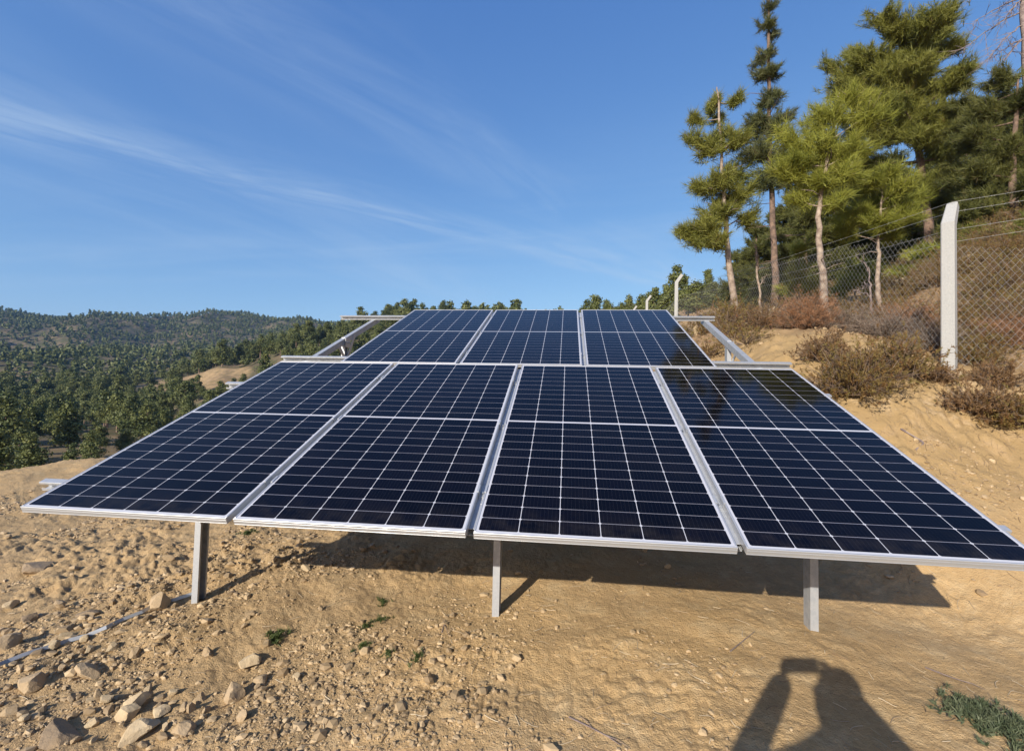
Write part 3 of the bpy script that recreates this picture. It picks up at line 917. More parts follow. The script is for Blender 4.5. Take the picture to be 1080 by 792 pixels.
# ------------------------------------------------------------------ fence
def build_fence():
    A = at(1001, 388, 5.9); A[2] = hz(A[0], A[1])
    foot = A.copy()
    root = empty('chain_link_fence', foot, 'chain link fence on bent concrete posts climbing the slope behind the panels', 'fence')
    F = []
    for px, d in ((713, 17.7), (682, 25.0), (668, 32.0)):
        p = at(px, 350, d); p[2] = hz(p[0], p[1]); F.append(p)
    Rt = at(1330, 395, 5.6); Rt[2] = hz(Rt[0], Rt[1])
    H, arm = 1.86, 0.36
    def post(P, ang, h, w=0.125, lean=0.0, tops=None):
        b = MB(); k = []
        ca, sa = math.cos(ang), math.sin(ang)
        e1 = np.array([ca, sa, 0]); e2 = np.array([-sa, ca, 0])
        rings = [(P - [0, 0, .3], w, 0), (P + [0, 0, .5], w, 0), (P + [0, 0, h], w * .98, .25), (P + [0, 0, h + arm * .8] + e1 * arm * .55, w * .82, .6)]
        V = []
        for c, ww, tl in rings:
            nx = e1 * math.cos(tl) - np.array([0, 0, math.sin(tl)])
            q = ww / 2; ch = q * .82
            for u, v in ((-q, -ch), (-ch, -q), (ch, -q), (q, -ch), (q, ch), (ch, q), (-ch, q), (-q, ch)):
                V.append(c + nx * u + e2 * v)
        Q = [(i * 8 + j, i * 8 + (j + 1) % 8, i * 8 + 8 + (j + 1) % 8, i * 8 + 8 + j) for i in range(3) for j in range(8)]
        V.append(rings[-1][0]); T = [(32, 24 + j, 24 + (j + 1) % 8) for j in range(8)]
        b.add(np.array(V) - foot, Q, T)
        b.build('post', M['concrete'], root)
    # the near post's arm leans mostly away from the viewer
    post(A, math.radians(42), H - 0.05, 0.135)
    for p, (tx, ty, d) in zip(F, ((720, 290, 17.7), (688, 312, 25.0), (673, 323, 32.0))):
        post(p, math.radians(-14), min(2.6, at(tx, ty, d)[2] - p[2] - arm * .8), 0.135)
    post(Rt, math.radians(62), H)
    # the chain link: slanting wires both ways, following the ground
    line = [Rt, A] + F
    mb = MB(); pitch, MH = 0.10, 1.52
    for s in range(len(line) - 1):
        P0, P1 = line[s][:2], line[s + 1][:2]; L = np.linalg.norm(P1 - P0); t = np.linspace(0, 1, 40)
        X = P0[0] + t * (P1[0] - P0[0]); Y = P0[1] + t * (P1[1] - P0[1]); G = height(X, Y, False) + 0.05
        G = np.convolve(np.pad(G, 4, mode='edge'), np.ones(9) / 9, 'valid')
        nrm = np.array([-(P1 - P0)[1], (P1 - P0)[0]]) / L
        segs = 10
        for sgn in (1, -1):
            for k in np.arange(-MH, L + MH, pitch):
                h = np.linspace(0, MH, segs + 1); u = k + sgn * h * 0.92
                ok = (u >= 0) & (u <= L)
                if ok.sum() < 2: continue
                h, u = h[ok], u[ok]
                if s >= 2 and k % (2 * pitch) < pitch * .5: continue
                x = np.interp(u / L, t, X); y = np.interp(u / L, t, Y); z = np.interp(u / L, t, G) + h - 0.05 * np.sin(np.pi * u / L)
                wv = 0.02 * np.sin(u * 1.7) * np.sin(np.pi * h / MH) + 0.003 * sgn
                P = np.stack([x + nrm[0] * wv, y + nrm[1] * wv, z], 1) - foot
                mb.add(*tube_raw3(P, 0.0012))
    mb.build('wire_mesh', M['wire'], root)
    wb = []
    for hgt, off in ((1.58, 0), (1.74, 0.02), (1.98, .10), (2.12, .17)):
        w = MB()
        for s in range(len(line) - 1):
            P0, P1 = line[s], line[s + 1]; L = np.linalg.norm(P1 - P0); t = np.linspace(0, 1, 16)
            Pp = P0 + t[:, None] * (P1 - P0) + np.array([0.5, .35, 0]) * off; Pp[:, 2] += hgt - 0.10 * np.sin(np.pi * t) * (L / 12)
            w.tube(Pp - foot, 0.0019, 3, caps=False)
            if hgt > 1.7:
                for tt in np.arange(0.15, L, 0.16):
                    q = P0 + (P1 - P0) * tt / L + np.array([0.5, .35, 0]) * off; q[2] += hgt - .10 * math.sin(math.pi * tt / L) * (L / 12)
                    d = rng.normal(size=3); d *= .02 / np.linalg.norm(d)
                    w.tube(np.array([q - d, q + d]) - foot, 0.0012, 3, caps=False)
        w.build('barbed_wire' if hgt > 1.7 else 'tension_wire', M['wire'], root)


def tube_raw3(P, r):
    tan = P[-1] - P[0]; tan /= np.linalg.norm(tan)
    x = np.cross(tan, (0, 0, 1)); x /= np.linalg.norm(x) + 1e-9; y = np.cross(tan, x)
    k = len(P); a = np.arange(3) * 2.0944
    V = (P[:, None] + (np.cos(a) * r)[None, :, None] * x + (np.sin(a) * r)[None, :, None] * y).reshape(-1, 3)
    Q = [(i * 3 + j, i * 3 + (j + 1) % 3, i * 3 + 3 + (j + 1) % 3, i * 3 + 3 + j) for i in range(k - 1) for j in range(3)]
    return V, Q


build_fence()

# ------------------------------------------------------------------ pines on the slope
def pine(name, label, group, D, trunk_px, r0, r1, blobs, mat, bark='bark', L=0.16, dens=1.0, volume=0.6, w=0.006, need=34, dead=0, cat='pine tree'):
    P = np.array([at(px, py, D) for px, py in trunk_px])
    base = P[0].copy(); base[2] = hz(base[0], base[1])
    if base[2] < P[0][2]: P = np.concatenate([[base - [0, 0, .1]], P])
    else: P[0][2] = base[2] - 0.1
    t = np.linspace(0, 1, len(P)); tt = np.linspace(0, 1, 22)
    Q = np.stack([np.interp(tt, t, P[:, k]) for k in range(3)], 1)
    Q[1:-1, :2] += 0.012 * rng.normal(size=(20, 2))
    rad = r0 + (r1 - r0) * tt ** 0.9; rad[0] *= 1.3
    root = empty(name, base, label, cat, group)
    tb = MB(); tb.tube(Q - base, rad, 9, rough=0.12)
    tips = []; axes = []; tint = []; ls = []
    fwd = RW[2]; rt = RW[0]; up = np.array([0, 0, 1.0])
    allb = []
    rng2 = np.random.default_rng(int(D * 100) + len(blobs))
    zs = [at(b[0], b[1], D)[2] for b in blobs]
    half = max(np.abs([(b[0] - np.interp(b[1], [p[1] for p in trunk_px][::-1], [p[0] for p in trunk_px][::-1])) * D / FPX for b in blobs]).max(), .3)
    for bl in blobs:
        px, py, rx, ry = bl; c = at(px, py, D); R_ = np.array([rx, (rx + ry) / 2, ry]) * D / FPX
        tx = np.interp(py, [p[1] for p in trunk_px][::-1], [p[0] for p in trunk_px][::-1])
        dx = (px - tx) * D / FPX
        roomd = math.sqrt(max(half * half - dx * dx, 0.02))
        c0 = c + fwd * rng2.uniform(-.5, .5) * roomd * volume
        allb.append((c0, R_, 1.0))
        if rng2.random() < volume: allb.append((c + fwd * roomd * rng2.uniform(.4, 1.0) + up * rng2.normal() * .15 * R_[2] - rt * dx * .35, R_ * .9, .8))
        if rng2.random() < volume * .6: allb.append((c - fwd * roomd * rng2.uniform(.3, .7) * .8 + up * rng2.normal() * .15 * R_[2] - rt * dx * .35, R_ * .8, .8))
    for c, R_, k in allb:
        # limb from the trunk, rising to the clump
        i = int(np.argmin(np.abs(Q[:, 2] - (c[2] - 0.5 * np.linalg.norm((c - Q[10])[:2]) * .8)) + 0.0))
        i = min(max(i, 4), 20)
        s = Q[i]; e = c; mid = s * .45 + e * .55 - up * 0.12 * np.linalg.norm(e - s) + rng.normal(size=3) * .05
        lt = np.linspace(0, 1, 8)[:, None]; path = (1 - lt) ** 2 * s + 2 * lt * (1 - lt) * mid + lt ** 2 * e
        br = min(rad[i] * .55, 0.010 + 0.016 * np.linalg.norm(e - s))
        tb.tube(path - base, np.linspace(br, br * .25, 8), 5)
        vol = R_[0] * R_[1] * R_[2]
        nb = int(dens * k * (9 + 52 * vol ** .7))
        ct = .45 + .16 * rng.normal()
        d = rng.normal(size=(nb, 3)); d /= np.linalg.norm(d, axis=1)[:, None]; d[:, 2] *= .85
        ends = c + (d[:, :1] * rt * R_[0] + d[:, 1:2] * fwd * R_[1] + d[:, 2:] * up * R_[2]) * (rng.random(nb) ** .45 * rng.uniform(.8, 1.25, nb))[:, None]
        for e_ in ends:
            # a twig from the limb, bending up at its end, carrying needle tufts on its outer half
            j = rng.integers(3, 8); s_ = path[j]; ln = np.linalg.norm(e_ - s_)
            m_ = (s_ + e_) / 2 - up * .10 * ln
            if rng.random() < .55: tb.tube(np.array([s_, m_, e_]) - base, [br * .28 + .002, .004, .002], 3, caps=False)
            nt_ = int(np.clip(ln / .075, 3, 8)); u = rng.uniform(.4, 1.0, nt_)[:, None]
            pp = (1 - u) ** 2 * s_ + 2 * u * (1 - u) * m_ + u ** 2 * e_ + rng.normal(size=(nt_, 3)) * .10 * R_.mean()
            tg = 2 * (1 - u) * (m_ - s_) + 2 * u * (e_ - m_); tg /= np.linalg.norm(tg, axis=1)[:, None] + 1e-9
            tg = tg + rng.normal(size=(nt_, 3)) * .35 + np.array([0, 0, .30]); tg /= np.linalg.norm(tg, axis=1)[:, None]
            tips.append(pp); axes.append(tg)
            tint.append(np.clip(ct + .12 * rng.normal() + .12 * rng.normal(size=nt_), 0, .92) + (rng.random(nt_) < .03) * .6)
    for _ in range(dead):                                  # bare dead branchlets low on the trunk
        i = rng.integers(5, 16); a = rng.uniform(0, 6.28); l = rng.uniform(.25, .8)
        e = Q[i] + np.array([math.cos(a) * l, math.sin(a) * l, rng.uniform(-.15, .35) * l])
        tb.tube(np.array([Q[i], (Q[i] + e) / 2 + rng.normal(size=3) * .04, e]) - base, [.012, .008, .003], 4, caps=False)
    tb.build('trunk', M[bark], root, smooth=True)
    tips = np.concatenate(tips); axes = np.concatenate(axes); tint = np.clip(np.concatenate(tint), 0, 1)
    V, T, tn = leafy(len(tips), tips - base, axes, max(12, int(need * .68)), L * 1.12, w * .9, .50, tint, .6)
    link_mesh('crown', np_mesh('crown', V, T, {'tint': tn}), M[mat], root)
    return root


pine('pine_tree', 'tall slim pine with a narrow crown rising out of the top', None, 13,
     [(818, 330), (817, 290), (815, 240), (813, 180), (811, 120), (811, 60), (810, 0), (809, -45)], .115, .02,
     [(810, -30, 11, 14), (811, 7, 12, 13), (806, 27, 11, 10), (816, 36, 9, 9), (807, 57, 15, 13), (800, 80, 14, 9), (816, 76, 11, 9), (811, 106, 20, 15), (820, 95, 9, 8), (800, 125, 18, 16), (814, 134, 28, 18), (833, 121, 10, 10), (800, 156, 28, 20), (822, 160, 22, 20), (812, 180, 30, 20), (800, 196, 26, 16), (832, 190, 20, 18)],
     'needle_grey', 'bark', .15, 1.15, .55, .006, 34, 14)
pine('pine_tree', 'sparse pine with thin bare top and leaning reddish trunk, nearest the open sky', None, 10,
     [(779, 360), (776, 330), (770, 290), (766, 250), (764, 225), (763, 190), (760, 150), (757, 100), (756, 92)], .085, .010,
     [(738, 238, 27, 16), (722, 242, 16, 12), (758, 224, 24, 16), (745, 157, 20, 18), (729, 143, 13, 12), (757, 190, 22, 20), (734, 196, 14, 12), (782, 205, 25, 20), (780, 180, 24, 18), (758, 103, 4, 12), (734, 121, 7, 10), (776, 108, 6, 10), (740, 255, 22, 8), (776, 150, 18, 14), (762, 140, 14, 14), (790, 228, 18, 12)],
     'needle_mid', 'pale_bark', .18, 1.5, .6, .006, 32, 9)
pine('pine_tree', 'bright yellow green young pine with forked bare limbs, its trunk before the dark pines', None, 9,
     [(873, 353), (871, 330), (868, 295), (865, 265), (863, 235), (866, 205), (873, 165), (880, 128), (885, 98)], .085, .014,
     [(895, 103, 22, 14), (862, 125, 20, 18), (829, 143, 18, 18), (910, 125, 20, 18), (873, 154, 26, 22), (835, 170, 22, 16), (895, 158, 22, 20), (862, 190, 24, 16), (822, 180, 18, 14), (888, 185, 22, 16), (846, 206, 16, 10), (908, 150, 14, 14), (884, 120, 16, 16), (840, 155, 14, 12), (880, 212, 14, 10)],
     'needle_bright', 'pale_bark', .19, 1.35, .6, .005, 36, 8)
pine('pine_tree', 'small bright green pine with a short crooked trunk, left of the near fence post', None, 10,
     [(929, 334), (926, 300), (927, 270), (925, 250), (930, 215), (932, 188)], .055, .012,
     [(910, 192, 20, 16), (939, 205, 24, 18), (902, 222, 22, 18), (952, 227, 22, 16), (928, 184, 14, 12), (924, 236, 24, 14), (970, 207, 13, 12), (892, 240, 16, 12), (945, 245, 20, 10)],
     'needle_bright', 'pale_bark', .19, 1.35, .7, .005, 36, 5)
pine('pine_tree', 'largest dark pine with spreading layered crown and sky gaps, behind the near fence post', None, 17,
     [(985, 300), (980, 250), (972, 180), (962, 110), (957, 70), (955, 40)], .19, .02,
     [(917, 29, 20, 14), (939, 40, 24, 18), (983, 20, 22, 13), (994, 37, 16, 16), (965, 48, 24, 18), (924, 62, 28, 20), (895, 66, 20, 13), (873, 63, 12, 7), (888, 88, 24, 18), (954, 81, 30, 20), (990, 60, 18, 13), (946, 110, 28, 18), (1005, 84, 28, 13), (976, 117, 30, 13), (1012, 112, 24, 16), (954, 152, 28, 16), (1002, 158, 26, 11), (930, 140, 24, 16), (1020, 139, 14, 12), (968, 200, 24, 18), (920, 110, 22, 18), (900, 120, 20, 16), (1000, 205, 24, 16), (940, 180, 24, 14), (958, 66, 20, 16), (972, 90, 24, 14), (932, 88, 22, 14), (986, 100, 22, 12), (960, 130, 26, 14), (985, 140, 24, 10), (950, 30, 16, 14), (1022, 70, 16, 10), (1030, 120, 14, 12)],
     'needle_mid', 'bark', .22, 1.25, .6, .009, 32, 6)
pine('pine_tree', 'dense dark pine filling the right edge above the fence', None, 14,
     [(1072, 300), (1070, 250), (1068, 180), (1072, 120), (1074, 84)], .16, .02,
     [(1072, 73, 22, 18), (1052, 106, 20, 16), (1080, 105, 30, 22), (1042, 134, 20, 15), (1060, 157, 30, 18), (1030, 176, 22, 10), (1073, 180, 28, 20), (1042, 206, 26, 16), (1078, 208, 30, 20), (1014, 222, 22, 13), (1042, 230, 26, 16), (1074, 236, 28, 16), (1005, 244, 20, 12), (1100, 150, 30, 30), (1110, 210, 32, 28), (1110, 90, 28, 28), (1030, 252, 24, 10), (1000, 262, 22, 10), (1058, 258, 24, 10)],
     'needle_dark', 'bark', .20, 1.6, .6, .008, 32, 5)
pine('pine_tree', 'blackish pine between the leaning trunk and the tall slim pine', None, 19,
     [(800, 342), (799, 300), (798, 262), (797, 236)], .09, .02,
     [(787, 288, 16, 14), (800, 262, 17, 15), (802, 304, 22, 16), (818, 275, 18, 16), (790, 318, 18, 12), (822, 300, 16, 14), (797, 242, 10, 10)],
     'needle_dark', 'bark', .2, .8, .7, .011, 30, 0)
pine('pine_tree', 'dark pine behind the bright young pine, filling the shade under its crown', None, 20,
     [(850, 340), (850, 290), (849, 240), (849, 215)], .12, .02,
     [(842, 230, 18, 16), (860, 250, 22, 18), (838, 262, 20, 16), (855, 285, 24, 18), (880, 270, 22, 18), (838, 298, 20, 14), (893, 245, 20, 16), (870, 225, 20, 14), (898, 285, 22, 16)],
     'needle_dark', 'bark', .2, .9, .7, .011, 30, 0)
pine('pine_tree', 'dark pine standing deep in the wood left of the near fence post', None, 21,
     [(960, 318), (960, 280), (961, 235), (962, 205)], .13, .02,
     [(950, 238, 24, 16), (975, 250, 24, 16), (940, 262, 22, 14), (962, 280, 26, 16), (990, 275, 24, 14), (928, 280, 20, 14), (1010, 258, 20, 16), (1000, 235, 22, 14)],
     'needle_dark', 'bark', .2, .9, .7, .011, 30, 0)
pine('pine_bush', 'low bright green pine bush on the slope between the two nearest trunks', None, 12.5,
     [(902, 318), (902, 300), (903, 285)], .035, .012, [(892, 296, 18, 12), (912, 292, 20, 14), (880, 306, 14, 10), (905, 280, 14, 10), (925, 304, 14, 10)], 'needle_bright', 'pale_bark', .17, .9, .7, .008, 30, 0)
pine('pine_bush', 'bright green pine sapling between the two left trunks and the young pine', None, 11.5,
     [(842, 322), (842, 295), (843, 262)], .035, .010, [(836, 290, 14, 14), (850, 280, 14, 14), (842, 264, 10, 12), (828, 302, 12, 10), (856, 300, 14, 10)], 'needle_bright', 'pale_bark', .17, 1.0, .7, .007, 30, 0)
pine('pine_bush', 'low green pine bush against the left side of the near fence post', None, 13,
     [(975, 305), (975, 290), (976, 270)], .04, .012, [(960, 285, 20, 12), (985, 278, 20, 13), (975, 265, 18, 10), (1000, 268, 18, 12), (945, 290, 14, 9)], 'needle_bright', 'pale_bark', .17, .9, .7, .008, 30, 0)
pine('pine_bush', 'low green pine bush just right of the near fence post', None, 13,
     [(1022, 280), (1022, 265), (1023, 250)], .04, .012, [(1015, 258, 16, 12), (1030, 252, 18, 12), (1022, 242, 14, 10)], 'needle_mid', 'pale_bark', .17, .9, .7, .008, 30, 0)


# the wood behind: darker pines standing further up the slope
BACK = [(846, 24, 318, 196, 26, 'first'), (880, 27, 318, 150, 30, ''), (905, 23, 312, 190, 28, ''), (935, 26, 306, 165, 30, ''), (990, 24, 296, 150, 30, ''), (1018, 27, 290, 118, 30, ''), (1040, 22, 284, 180, 30, ''), (1068, 26, 276, 110, 34, ''), (1100, 20, 268, 90, 40, ''), (1125, 25, 262, 70, 40, ''), (780, 30, 336, 262, 22, ''), (800, 28, 334, 232, 22, ''), (826, 25, 328, 215, 24, ''), (1050, 30, 280, 150, 34, ''), (1010, 21, 292, 215, 26, ''), (965, 28, 305, 200, 30, '')]
for px, D, yb, yt, wd, _ in BACK:
    bl = []
    n_ = int((yb - yt) / 13)
    for q in range(n_):
        f = (q + .5) / n_; y_ = yt + (yb - yt) * f * .92
        half_ = wd * (.35 + .65 * math.sin(min(1, f * 1.15) * 2.0))
        for sg in (-1, 1):
            bl.append((px + sg * half_ * rng.uniform(.15, .75), y_ + rng.uniform(-5, 5), wd * rng.uniform(.45, .7), wd * rng.uniform(.32, .48)))
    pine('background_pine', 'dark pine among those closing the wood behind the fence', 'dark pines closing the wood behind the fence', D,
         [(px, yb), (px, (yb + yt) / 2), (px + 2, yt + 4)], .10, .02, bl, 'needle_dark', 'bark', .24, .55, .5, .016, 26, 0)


pine('pine_bush', 'dark green pine bush low under the dense dark pine at the right', None, 12,
     [(1055, 285), (1055, 268), (1056, 250)], .04, .012, [(1045, 262, 18, 12), (1062, 256, 20, 13), (1055, 244, 16, 10), (1078, 262, 18, 12)], 'needle_mid', 'pale_bark', .17, 1.2, .7, .008, 30, 0)
pine('pine_bush', 'dark green pine bush cut by the right edge above the scrub', None, 11,
     [(1088, 285), (1088, 265), (1089, 240)], .04, .012, [(1078, 252, 16, 12), (1094, 248, 20, 14), (1088, 234, 16, 12), (1104, 262, 18, 12)], 'needle_mid', 'pale_bark', .17, 1.2, .7, .008, 30, 0)


def bare_tree(label, D, trunk_px, r0, r1, limbs, mat, name='dead_tree', cat='dead tree', sub=7):
    P = np.array([at(px, py, D) for px, py in trunk_px]); base = P[0].copy(); base[2] = hz(base[0], base[1]); P[0] = base - [0, 0, .1]
    root = empty(name, base, label, cat)
    t = np.linspace(0, 1, len(P)); tt = np.linspace(0, 1, 16); Q = np.stack([np.interp(tt, t, P[:, k]) for k in range(3)], 1); Q[1:-1] += rng.normal(size=(14, 3)) * .012
    b = MB(); b.tube(Q - base, np.linspace(r0, r1, 16), 7, rough=.1); b.build('trunk', M[mat], root, smooth=True)
    w = MB()
    for (x0, y0, x1, y1) in limbs:
        s = Q[int(np.argmin(np.abs(Q[:, 2] - at(x0, y0, D)[2])))]; e = at(x1, y1, D) + RW[2] * rng.normal() * .35 * D / 10
        k = 9; lt = np.linspace(0, 1, k)[:, None]; mid = (s + e) / 2 + np.array([0, 0, .12 * np.linalg.norm(e - s)])
        path = (1 - lt) ** 2 * s + 2 * lt * (1 - lt) * mid + lt ** 2 * e; path[1:-1] += rng.normal(size=(k - 2, 3)) * .02
        L = np.linalg.norm(e - s); w.tube(path - base, np.linspace(.022, .006, k) * max(.6, min(1.2, L)), 5)
        for _ in range(sub * 3):
            i = rng.integers(2, k); dd = (e - s) / L * .6 + rng.normal(size=3) * .55; dd[2] -= .25
            q = path[i] + dd * L * rng.uniform(.12, .3); m_ = (path[i] + q) / 2 + rng.normal(size=3) * .03
            w.tube(np.array([path[i], m_, q]) - base, [.008, .006, .003], 3, caps=False)
            for _ in range(2):
                q2 = m_ + (dd + rng.normal(size=3) * .6) * L * .12; w.tube(np.array([m_, q2]) - base, [.005, .002], 3, caps=False)
    w.build('branches', M[mat], root)


bare_tree('bare grey dead tree with fine drooping twigs in the top right corner', 15, [(1090, 290), (1086, 150), (1080, 40), (1076, -30)], .14, .05,
          [(1078, 0, 1036, 18), (1079, 15, 1030, 42), (1080, 30, 1036, 66), (1077, -20, 1040, -15), (1082, 50, 1046, 85), (1078, -10, 1110, 20), (1080, 30, 1120, 50), (1079, 5, 1048, 30), (1080, 40, 1052, 58)], 'dead_wood')
bare_tree('thin pale leafless sapling between the two left trunks', 11, [(803, 338), (801, 310), (798, 270), (797, 258)], .035, .012, [(799, 275, 790, 262), (801, 300, 810, 288)], 'pale_bark', 'bare_sapling', 'sapling', 2)
bare_tree('short dead stem standing beside the small bright pine', 9.6, [(921, 346), (918, 310), (916, 282)], .03, .010, [(917, 290, 908, 272), (919, 305, 930, 292), (918, 315, 905, 305)], 'dead_wood', 'dead_sapling', 'dead stem', 2)

# ------------------------------------------------------------------ scrub on the bank
def bush_parts(c, rx, rz, n, leafmat_need=10, tw=None, leaf=.045, lw=.010, seed=0, up=.5):
    """twiggy bush: returns stems MB filled and leaf arrays"""
    stems = tw if tw is not None else MB()
    r = np.random.default_rng(seed)
    tips = []; axes = []
    ns = max(10, n // 5)
    for k in range(int(ns * 1.7)):
        a = r.uniform(0, 6.28); el = r.uniform(.05, 1.35)
        d = np.array([math.cos(a) * math.cos(el) * rx, math.sin(a) * math.cos(el) * rx, math.sin(el) * rz]) * r.uniform(.6, 1.1)
        e = c + d; s = c + np.array([math.cos(a), math.sin(a), 0]) * rx * .18 * r.random()
        mid = (s + e) / 2 + np.array([0, 0, .1 * rz]) + r.normal(size=3) * .04 * rx
        stems.tube(np.array([s, mid, e]), np.array([.004, .0028, .0014]) * (0.6 + rx), 3, tint=r.random(), caps=False)
        for _ in range(5):
            u = r.uniform(.35, 1.05); p = s + (e - s) * u + (mid - (s + e) / 2) * (1 - abs(2 * u - 1)) + r.normal(size=3) * .10 * rx
            tips.append(p); q = d / np.linalg.norm(d) + r.normal(size=3) * .5 + [0, 0, up]; axes.append(q / np.linalg.norm(q))
            if r.random() < .5: stems.tube(np.array([s + (e - s) * u * .85, p]), [.003, .0013], 3, tint=r.random(), caps=False)
    tips = np.array(tips); axes = np.array(axes)
    V, T, tn = leafy(len(tips), tips, axes, int(leafmat_need * 1.6), leaf * .62, lw * .42, .9, r.random(len(tips)), 1.0)
    return stems, V, T, tn


def bush(px, py, D, rx, rz, mat, label, n=200, need=12, leaf=.05, lw=.010, up=.5, cat='bush', name='bush'):
    p = at(px, py, D); g = np.array([p[0], p[1], hz(p[0], p[1])])
    root = empty(name, g, label, cat)
    st, V, T, tn = bush_parts(np.zeros(3), rx, rz, n, need, None, leaf, lw, int(px + py * 7), up)
    st.build('stems', M['twig_brown'], root)
    link_mesh('foliage', np_mesh('foliage', V, T, {'tint': tn}), M[mat], root)


bush(898, 414, 5.15, .62, .58, 'brush_leaf', 'broad olive brown bush hugging the corner of the right front panel', 520)
bush(945, 402, 5.4, .58, .52, 'brush_leaf', 'olive bush between the panel corner bush and the near fence post', 420)
bush(868, 388, 5.9, .46, .40, 'brown_brush', 'small russet brown bush behind the panel corner', 260)
bush(1030, 436, 4.9, .44, .34, 'brown_brush', 'dry brown bush on the bank below the near fence post', 330)
bush(1075, 432, 4.7, .44, .34, 'brush_leaf', 'dry bush at the right edge below the fence', 300)
bush(1050, 408, 5.4, .40, .30, 'brown_brush', 'low russet bush right of the foot of the near fence post', 240)
bush(985, 415, 5.4, .28, .20, 'brown_brush', 'very low brown scrub left of the foot of the near fence post', 140)
bush(1050, 300, 8.5, .9, .55, 'brush_leaf', 'wide olive thicket behind the fence at the right edge', 420, leaf=.06)
bush(1075, 330, 7.3, .7, .5, 'brush_leaf', 'thicket of dry olive scrub close behind the fence mesh at right', 320, leaf=.055)
bush(848, 362, 7.9, .72, .62, 'rust_brush', 'heap of rust orange dead pine brush behind the fence', 420, 14, .11, .004, -.1, 'brush heap', 'brush_heap')
bush(955, 345, 8.0, .75, .50, 'rust_brush', 'rust coloured dead brush left of the near fence post', 360, 14, .10, .004, -.1, 'brush heap', 'brush_heap')
bush(1055, 368, 6.6, .60, .42, 'rust_brush', 'rust coloured dead brush right of the near fence post', 320, 14, .10, .004, -.1, 'brush heap', 'brush_heap')
bush(932, 362, 7.2, .8, .46, 'grey_brush', 'grey pile of leafless cut branches left of the near post', 320, 8, .10, .003, 0, 'brush heap', 'brush_heap')
bush(895, 366, 7.6, .6, .48, 'grey_brush', 'grey dry scrub at the foot of the bright young pine', 260, 10, .07, .004, .3)
bush(770, 352, 9.2, .7, .60, 'brush_leaf', 'russet olive bush at the foot of the leaning pine', 300, 12, .06, .010)
bush(800, 365, 8.2, .55, .42, 'brown_brush', 'brown bush behind the right end of the back rails', 260, 12, .055, .009)


def undergrowth():
    st = MB(); Vs = []; Ts = []; tns = []; n = 0
    r = np.random.default_rng(77)
    k = 0
    while k < 800:
        px = r.uniform(690, 1250) if k % 2 else r.uniform(960, 1180); D = r.uniform(6.4, 20) if k % 3 else r.uniform(10, 28)
        p = at(px, 330, D); g = np.array([p[0], p[1], hz(p[0], p[1])])
        u = (g[0] - 2.6) * .45 + (g[1] - 7.2) * .75
        if u < .6 or (D < 8.0 and 815 < px < 1000): continue
        if fbm(np.array([g[0] / 1.5]), np.array([g[1] / 1.5]), 2, 5)[0] < -.30: continue
        k += 1
        rx = r.uniform(.35, .85)
        s_, V, T, tn = bush_parts(g, rx, rx * r.uniform(.45, .8), int(r.uniform(45, 100)), 10, st, .055, .011, k, .4)
        Vs.append(V); Ts.append(T + n); tns.append(np.clip(tn * .8 + r.uniform(-.1, .3), 0, 1)); n += len(V)
    nl = n
    V = np.concatenate(Vs + st.V); T = np.concatenate(Ts)
    Q = [q + nl for q in st.Q]; T2 = [t + nl for t in st.T]
    F = [T] + ([np.concatenate(T2)] if T2 else []) + [np.concatenate(Q)]
    mi = np.concatenate([np.zeros(len(T)), np.ones(sum(len(f) for f in F[1:]))])
    me = np_mesh('undergrowth', V, F, {'tint': np.concatenate(tns + st.A)}, mi)
    o = link_mesh('undergrowth', me, [M['brush_leaf'], M['twig_brown']])
    set_props(o, 'dry olive and brown undergrowth covering the slope behind the fence', 'undergrowth', kind='stuff')


undergrowth()
bush(982, 372, 6.6, .6, .42, 'grey_brush', 'grey dead branches heaped at the left of the near post foot', 320, 8, .10, .003, 0, 'brush heap', 'brush_heap')
bush(1025, 385, 6.0, .45, .34, 'brush_leaf', 'olive scrub behind the wire just right of the near post', 260)
bush(1078, 350, 6.8, .6, .5, 'brown_brush', 'brown scrub behind the wire at the right edge', 320)
for px, py, D, sz, lab in ((826, 332, 12.4, .55, 'pale sandstone ledge beside the tall slim trunk'), (960, 300, 12.5, .42, 'pale bare ledge under the bright bushes left of the near post'), (1032, 284, 10.5, .35, 'pale ledge above the scrub right of the near post'), (740, 352, 9.0, .45, 'tan earth boulder behind the right back beam'), (935, 385, 6.0, .12, 'pale stone at the foot of the olive bush near the post'), (1010, 397, 5.7, .10, 'pale stone right of the foot of the near post')):
    p = at(px, py, D); g = np.array([p[0], p[1], hz(p[0], p[1])])
    o = link_mesh('rock', rock_mesh(sz, int(px), .45), M['pale_rock']); o.location = g + [0, 0, sz * .06]; o.rotation_euler = (.1, .2, random.uniform(0, 3)); set_props(o, lab, 'rock')

